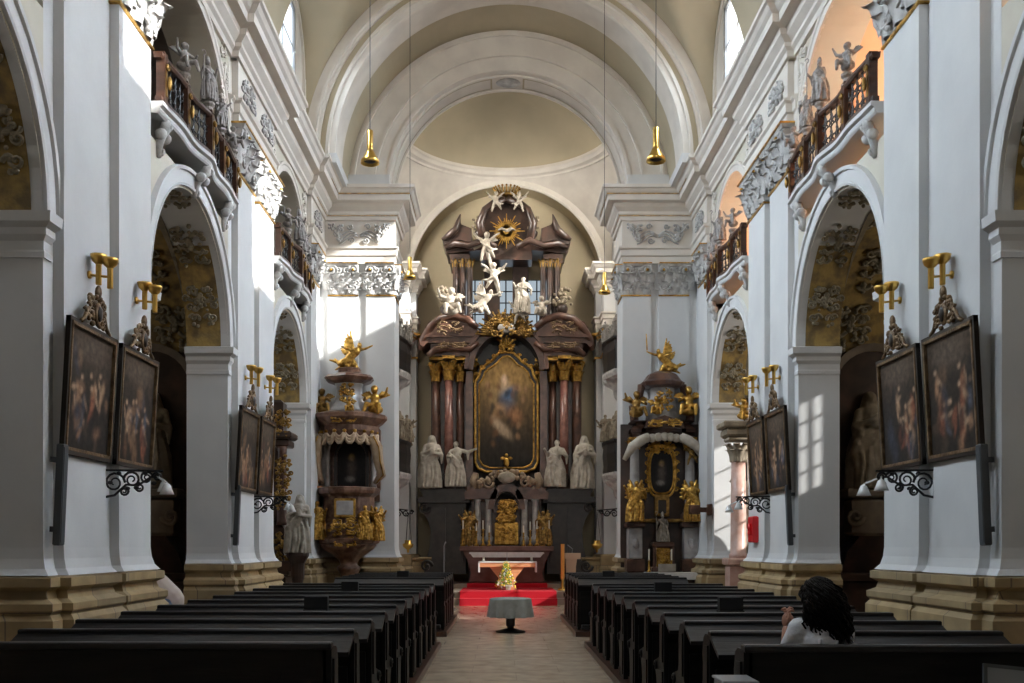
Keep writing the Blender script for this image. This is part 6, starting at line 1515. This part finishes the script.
# left farther arch: dark gilded altar edge with white statue
X0 = -4.55; Y0_ = 19.6
t = thing('gilded_side_altar', 'dark side altar edge with gilding behind the farther left arch', 'altar', (X0, Y0_, 0), world=True)
b = MB(); b.bbox(X0-0.5, X0+0.15, Y0_, Y0_+0.6, 0, 1.0, 0.04); b.bbox(X0-0.5, X0+0.22, Y0_-0.05, Y0_+0.6, 1.0, 1.15, 0.03); b.bbox(X0-0.45, X0+0.10, Y0_+0.1, Y0_+0.6, 1.15, 2.0, 0.06); b.bbox(X0-0.5, X0+0.2, Y0_+0.05, Y0_+0.6, 3.55, 3.7, 0.03); b.bbox(X0-0.5, X0+0.27, Y0_-0.02, Y0_+0.6, 3.7, 3.85, 0.04); b.bbox(X0-0.45, X0+0.05, Y0_+0.25, Y0_+0.6, 2.0, 4.5, 0.06); obj('retable', b, MARB_DK, t)
b = MB(); b.smooth = True; b.lathe([(0.12,2.0),(0.10,2.08),(0.09,2.8),(0.08,3.45),(0.12,3.55)], (X0+0.05,Y0_+0.15,0), 14); obj('column', b, MARB_RED, t)
for zz, sd in ((1.6,3),(2.6,4),(3.1,8),(4.0,6),(0.6,7)):
    b = MB(); rocaille(lambda u, v, w: (X0+0.10+u, Y0_+0.02-w, zz+v), 0.3, 0.5, sd, b, 4, 0.022); obj('gilt_carving', b, GOLD_OLD, t)
statue('chapel_statue', M_VEIL, STATUE_W, (X0+0.42, Y0_-0.15, 1.45), 1.15, 'pale statue on a bracket in the farther left arch', 'statue')
b = MB(); b.lathe([(0.10,0.85),(0.13,1.0),(0.14,1.25),(0.22,1.40),(0.22,1.46)], (X0+0.42,Y0_-0.15,0), 14); b.box(X0-0.1, X0+0.42, Y0_-0.2, Y0_-0.05, 1.1, 1.3); tag(obj('statue_bracket', b, MARB_DK), 'dark bracket under the pale statue in the farther left arch', 'bracket')
# ================================================================== PEOPLE
# seated woman seen from behind in the nearest right pew
wx, wy = PX(821, 6.25), 6.22
t = thing('person', 'seated woman with long dark curly hair and white shirt, hands raised together', 'person', (wx, wy, 0)); t.scale = (0.86, 0.95, 0.985)
mb = MB()
c = mb.cap
# torso, shoulders, neck, head leaning forward and to the left
c((0,0,0.56), (0,0.02,0.80), 0.155, 0.135, 14); c((0,0.02,0.80), (-0.01,0.06,1.03), 0.14, 0.135, 14)
c((-0.14,0.07,1.10), (0.14,0.07,1.09), 0.065, 0.065, 12); c((-0.01,0.07,1.08), (-0.005,0.10,1.20), 0.056, 0.05, 10)
mb.ball((0.0,0.12,1.285), (0.078,0.098,0.112), 14, 10); mb.ball((0,0.17,1.235), (0.055,0.06,0.06), 10, 8)
mb.ball((0,0.222,1.275), (0.014,0.02,0.02), 8, 6); mb.ball((0,0.205,1.235), (0.024,0.014,0.010), 8, 5)
for sg in (-1, 1):
    mb.ball((sg*0.079,0.11,1.27), (0.012,0.02,0.03), 6, 5)
    c((sg*0.09,0.0,0.57), (sg*0.11,0.42,0.56), 0.095, 0.065, 12); c((sg*0.11,0.42,0.56), (sg*0.11,0.44,0.16), 0.062, 0.042, 10)
    c((sg*0.11,0.42,0.13), (sg*0.12,0.60,0.11), 0.042, 0.032, 8)
# arms: elbows on the book rest, hands clasped before the face at her left
hL = Vector((-0.165,0.34,1.125)); hR = Vector((-0.115,0.355,1.12))
c((-0.175,0.07,1.08), (-0.20,0.22,0.92), 0.055, 0.042, 10); c((-0.20,0.22,0.92), hL+Vector((0,-0.02,-0.055)), 0.040, 0.027, 10)
c((0.175,0.07,1.07), (0.17,0.28,0.94), 0.055, 0.042, 10); c((0.17,0.28,0.94), hR+Vector((0.03,-0.02,-0.045)), 0.040, 0.027, 10)
body = mesh_obj('body', remesh(mb, 0.010, 2), SKIN, t)
# hands: palm, four fingers of unequal length, thumb
for h, sg in ((hL, 1), (hR, -1)):
    m = MB(); m.smooth = True
    m.ball(h, (0.022,0.040,0.045), 10, 8)
    for i, L in enumerate((0.062,0.072,0.068,0.052)):
        b0 = h+Vector((sg*0.006, 0.026-0.018*i, 0.030)); b1 = b0+Vector((sg*0.012,0.004,L*0.5)); b2 = b1+Vector((sg*0.022,0.006,L*0.28)); b3 = b2+Vector((sg*0.020,0.0,-0.004))
        m.cap(b0, b1, 0.0095, 0.009, 8); m.cap(b1, b2, 0.009, 0.008, 8); m.cap(b2, b3, 0.008, 0.007, 8)
    m.cap(h+Vector((sg*0.004,-0.030,-0.01)), h+Vector((sg*0.016,-0.046,0.022)), 0.011, 0.010, 8); m.cap(h+Vector((sg*0.016,-0.046,0.022)), h+Vector((sg*0.022,-0.042,0.048)), 0.010, 0.008, 8)
    mesh_obj('hand', remesh(m, 0.0035, 1), SKIN, t)
m = MB()
m.cap((0,0.0,0.60), (0,0.015,0.80), 0.175, 0.155, 16); m.cap((0,0.015,0.80), (-0.005,0.055,1.02), 0.160, 0.155, 16)
m.cap((-0.15,0.065,1.085), (0.15,0.065,1.075), 0.083, 0.083, 12); m.cap((-0.08,0.06,1.13),(0.08,0.06,1.125), 0.055, 0.055, 10)
m.cap((-0.165,0.065,1.065), (-0.195,0.17,0.965), 0.075, 0.062, 12); m.cap((0.18,0.065,1.055), (0.185,0.20,0.965), 0.078, 0.068, 12)
rd = random.Random(5)
for i in range(9): x = rd.uniform(-0.13,0.13); z = rd.uniform(0.75,1.05); m.cap((x,-0.135+0.05*abs(x)*6,z), (x+rd.uniform(-0.08,0.08),-0.13+0.3*abs(x),z-rd.uniform(0.05,0.13)), 0.016, 0.012, 6)
mesh_obj('shirt', remesh(m, 0.011, 1), SHIRT, t)
m = MB()
for sg in (-1, 1):
    m.cap((sg*0.09,-0.01,0.565), (sg*0.11,0.42,0.56), 0.108, 0.080, 12); m.cap((sg*0.11,0.42,0.56), (sg*0.11,0.44,0.20), 0.078, 0.058, 10)
m.ball((0,-0.01,0.58), (0.19,0.15,0.12), 12, 8); mesh_obj('jeans', remesh(m, 0.014, 1), JEANS, t)
m = MB()
for sg in (-1, 1): m.cap((sg*0.11,0.42,0.125), (sg*0.12,0.60,0.12), 0.048, 0.042, 8)
mesh_obj('shoes', remesh(m, 0.01, 1), BOX_BLACK, t)
m = MB(); m.smooth = True; rd = random.Random(8)
m.ball((0,0.085,1.315), (0.112,0.125,0.115), 16, 12); m.ball((0.01,0.035,1.22), (0.115,0.085,0.14), 14, 10); m.ball((0.03,-0.005,1.10), (0.12,0.07,0.14), 14, 10); m.ball((0.06,-0.03,1.02), (0.09,0.05,0.10), 12, 8)
hair_base = m
for i in range(330):
    a = rd.uniform(-PI*0.95, -PI*0.05) if rd.random() < 0.75 else rd.uniform(-PI, PI)
    el = rd.uniform(0.0, 1.3); st = Vector((0.108*math.cos(a)*math.cos(el), 0.085+0.118*math.sin(a)*math.cos(el), 1.315+0.108*math.sin(el)))
    L = rd.uniform(0.12, 0.36) if math.sin(a) < 0.1 else rd.uniform(0.05, 0.12)
    pts = []; ph = rd.uniform(0, 6.28); cr = rd.uniform(0.010, 0.022); n = 14
    outx = math.cos(a)*0.06+0.035*rd.random()*(1 if L > 0.25 else 0.3)
    for j in range(n):
        q = j/(n-1); z = st.z-L*q
        back = -0.05*math.sin(PI*min(1, q*1.2))-0.02*q
        pts.append((st.x+outx*math.sin(q*PI*0.6)+cr*math.cos(ph+q*L*75)+0.03*q, max(-0.115, st.y+(back if math.sin(a) < 0.2 else 0)-0.03*q+cr*math.sin(ph+q*L*75)), z))
    m.tube(pts, [0.0075]*(n-2)+[0.006, 0.002], 5)
obj('hair', m, HAIR, t)

# stooping visitor half hidden by the near left pier
px_, Y_ = 168, 12.3
x = PX(px_, Y_)
t = thing('person', 'stooping visitor in a beige jacket and jeans, half hidden behind the near left pier', 'person', (x, Y_, 0))
mb = MB(); c = mb.cap
c((0,0,0.92), (-0.20,0,1.14), 0.15, 0.14, 12); c((-0.20,0,1.14), (-0.42,0,1.26), 0.15, 0.13, 12); c((-0.44,-0.14,1.26), (-0.44,0.14,1.26), 0.065, 0.065, 10)
c((-0.46,0,1.27), (-0.56,0,1.26), 0.055, 0.05, 8); mb.ball((-0.66,0,1.24), (0.10,0.078,0.11), 12, 10); mb.ball((-0.75,0,1.19), (0.02,0.014,0.018), 6, 5)
for sg in (-1, 1):
    c((0.0,sg*0.09,0.90), (-0.03,sg*0.11,0.50), 0.10, 0.065, 10); c((-0.03,sg*0.11,0.50), (0.02,sg*0.12,0.09), 0.062, 0.04, 10); c((0.02,sg*0.12,0.045), (-0.17,sg*0.13,0.04), 0.042, 0.034, 8)
    c((-0.44,sg*0.17,1.24), (-0.40,sg*0.22,0.98), 0.05, 0.04, 8); c((-0.40,sg*0.22,0.98), (-0.56,sg*0.17,0.82), 0.038, 0.026, 8)
    for i in range(4): c((-0.57,sg*(0.145+0.018*i),0.80), (-0.60-0.01*(i in (1,2)),sg*(0.145+0.018*i),0.735), 0.0085, 0.0075, 6)
    c((-0.56,sg*0.17,0.82), (-0.58,sg*0.17,0.78), 0.028, 0.026, 8); c((-0.55,sg*0.14,0.80), (-0.56,sg*0.12,0.76), 0.010, 0.009, 6)
mesh_obj('body', remesh(mb, 0.011, 2), SKIN, t)
m = MB(); m.cap((0.02,0,0.93), (-0.20,0,1.15), 0.18, 0.175, 14); m.cap((-0.20,0,1.15), (-0.42,0,1.26), 0.175, 0.15, 14)
for sg in (-1, 1): m.cap((-0.43,sg*0.16,1.24), (-0.40,sg*0.22,0.98), 0.072, 0.06, 8); m.cap((-0.40,sg*0.22,0.98), (-0.52,sg*0.18,0.86), 0.055, 0.045, 8)
mesh_obj('jacket', remesh(m, 0.014, 1), JACKET, t)
m = MB()
for sg in (-1, 1): m.cap((0.0,sg*0.09,0.88), (-0.03,sg*0.11,0.50), 0.125, 0.085, 10); m.cap((-0.03,sg*0.11,0.50), (0.02,sg*0.12,0.12), 0.08, 0.06, 10)
mesh_obj('jeans', remesh(m, 0.014, 1), JEANS, t)
m = MB()
for sg in (-1, 1): m.cap((0.02,sg*0.12,0.05), (-0.17,sg*0.13,0.045), 0.05, 0.042, 8)
mesh_obj('shoes', remesh(m, 0.01, 1), BOX_BLACK, t)
m = MB(); m.ball((-0.65,0,1.28), (0.115,0.095,0.10), 12, 10); m.smooth = True; mesh_obj('hair', remesh(m, 0.01, 1), HAIR, t)

# ---- things at the lower edge of the picture
Y = 5.25; xa = PX(990, Y)
t = thing('framed_notice', 'small grey framed notice board propped at the right end of the near pew', 'sign', (xa+0.12, Y, 0))
b = MB(Matrix.Rotation(math.radians(-14), 4, 'X') @ Matrix.Rotation(math.radians(6), 4, 'Y'))
for (x0, x1, z0_, z1) in ((-0.14,0.16,0.955,0.975),(-0.14,0.16,0.70,0.72),(-0.14,-0.12,0.70,0.975),(0.14,0.16,0.70,0.975)): b.box(x0, x1, 0.0, 0.02, z0_, z1)
obj('frame', b, SPEAKER, t)
b = MB(Matrix.Rotation(math.radians(-14), 4, 'X') @ Matrix.Rotation(math.radians(6), 4, 'Y')); b.box(-0.13, 0.15, 0.005, 0.012, 0.71, 0.965); obj('sheet', b, mat('paper_grey', (0.25,0.26,0.28), 0.6), t)
b = MB(); b.tube([(0.01,0.16,0.72),(0.01,0.28,0.02)], 0.015, 6); b.tube([(0.01,0.05,0.75),(-0.12,-0.1,0.01)], 0.015, 6); b.tube([(0.01,0.05,0.75),(0.16,-0.1,0.01)], 0.015, 6); obj('easel', b, SPEAKER, t)
b = MB(); x0, x1 = PX(718, 5.5), PX(750, 5.5); b.bbox(x0, x1, 5.35, 5.60, 0.72, 0.86, 0.01); b.bbox(x0-0.01, x1+0.01, 5.34, 5.61, 0.86, 0.875, 0.004); b.box(x0+0.04, x1-0.04, 5.42, 5.52, 0.0, 0.72); tag(obj('donation_box', b, mat('pale_plastic', (0.30,0.31,0.33), 0.3)), 'pale plastic box on a stand by the aisle end of the near right pew', 'box')
# ================================================================== LIGHT AND CAMERA
def area(name, loc, size, size_y, power, col, direction, spread=PI):
    l = bpy.data.lights.new(name, 'AREA'); l.shape = 'RECTANGLE'; l.size = size; l.size_y = size_y; l.energy = power; l.color = col; l.spread = spread
    o = bpy.data.objects.new(name, l); C.objects.link(o); o.location = loc
    o.rotation_euler = Vector(direction).to_track_quat('-Z', 'Y').to_euler(); return o
SKYC = (0.74, 0.87, 1.0)
for s in (-1, 1):
    for yc, h in LUN: area('window_daylight', (s*4.55, (NWIN[yc][0]+NWIN[yc][1])/2, 11.2), 2.2, 1.9, 400, SKYC, (-s, 0, -0.7), math.radians(100))
    area('chancel_daylight', (s*3.75, 28.0, 11.45), 2.3, 2.5, 580, (1.0, 0.92, 0.80), (-s, 0.55, -0.8), math.radians(140))
    for i, (a0, a1) in enumerate(ARCH): area('chapel_fill_light', (s*7.55, (CWIN[a0][0]+CWIN[a0][1])/2, 4.6), 1.3, 0.95, (26 if i < 2 else 60) if s > 0 else 12, (1.0, 0.90, 0.76), (-s, -0.15, -0.05))  # warm fill added inside the chapels to brighten their vaults
area('rear_fill_light', (0, -4.9, 8.0), 3.5, 4.5, 28, (0.70, 0.84, 1.0), (0, 1, 0.05))  # soft fill added behind the camera, the rear wall has no opening
area('arch_fill_light', (0, -4.8, 9.6), 3.0, 3.0, 120, (1.0, 0.95, 0.88), (0, 1, 0.16), math.radians(60))  # second added fill, aimed up to brighten the vault and chancel arch
area('apse_daylight', (0, 32.4, 9.0), 2.6, 2.2, 60, SKYC, (0, -1, -0.1))
for (a0, a1) in ARCH:
    l = bpy.data.lights.new('gallery_lamp', 'POINT'); l.energy = 120; l.color = (1.0, 0.88, 0.74); l.shadow_soft_size = 0.15
    o = bpy.data.objects.new('gallery_lamp', l); C.objects.link(o); o.location = (6.2, (a0+a1)/2, 7.6)
l = bpy.data.lights.new('sun', 'SUN'); l.energy = 60; l.angle = math.radians(0.8); l.color = (1.0, 0.95, 0.86)
o = bpy.data.objects.new('sun', l); C.objects.link(o); o.rotation_euler = Vector((-8.5, 3.6, -4.15)).to_track_quat('-Z', 'Y').to_euler()
w = bpy.data.worlds.new('sky'); bpy.context.scene.world = w; w.use_nodes = True
w.node_tree.nodes['Background'].inputs[0].default_value = (0.75, 0.87, 1.0, 1); w.node_tree.nodes['Background'].inputs[1].default_value = 1.2

sc = bpy.context.scene
cam = bpy.data.cameras.new('camera'); co = bpy.data.objects.new('camera', cam); C.objects.link(co)
cam.sensor_width = 36; cam.lens = 1000/1024*36; cam.shift_x = 12.5/1024; cam.shift_y = (545.5-341.5)/1024; cam.clip_end = 200; cam.clip_start = 0.05
co.location = (CAMX, 0, 1.6); co.rotation_euler = (PI/2, 0, 0); sc.camera = co
sc.view_settings.view_transform = 'Standard'; sc.view_settings.look = 'None'; sc.view_settings.gamma = 1.0; sc.view_settings.use_curve_mapping = False
sc.view_settings.exposure = 0.08
sc.cycles.use_denoising = True
try: sc.cycles.denoiser = 'OPENIMAGEDENOISE'
except Exception: pass
sc.cycles.max_bounces = 7; sc.cycles.diffuse_bounces = 4; sc.cycles.glossy_bounces = 3; sc.cycles.transparent_max_bounces = 8; sc.cycles.transmission_bounces = 2
sc.cycles.sample_clamp_indirect = 4.0; sc.cycles.caustics_reflective = False; sc.cycles.caustics_refractive = False
for o in bpy.data.objects:
    if 'org' in o.keys(): del o['org']
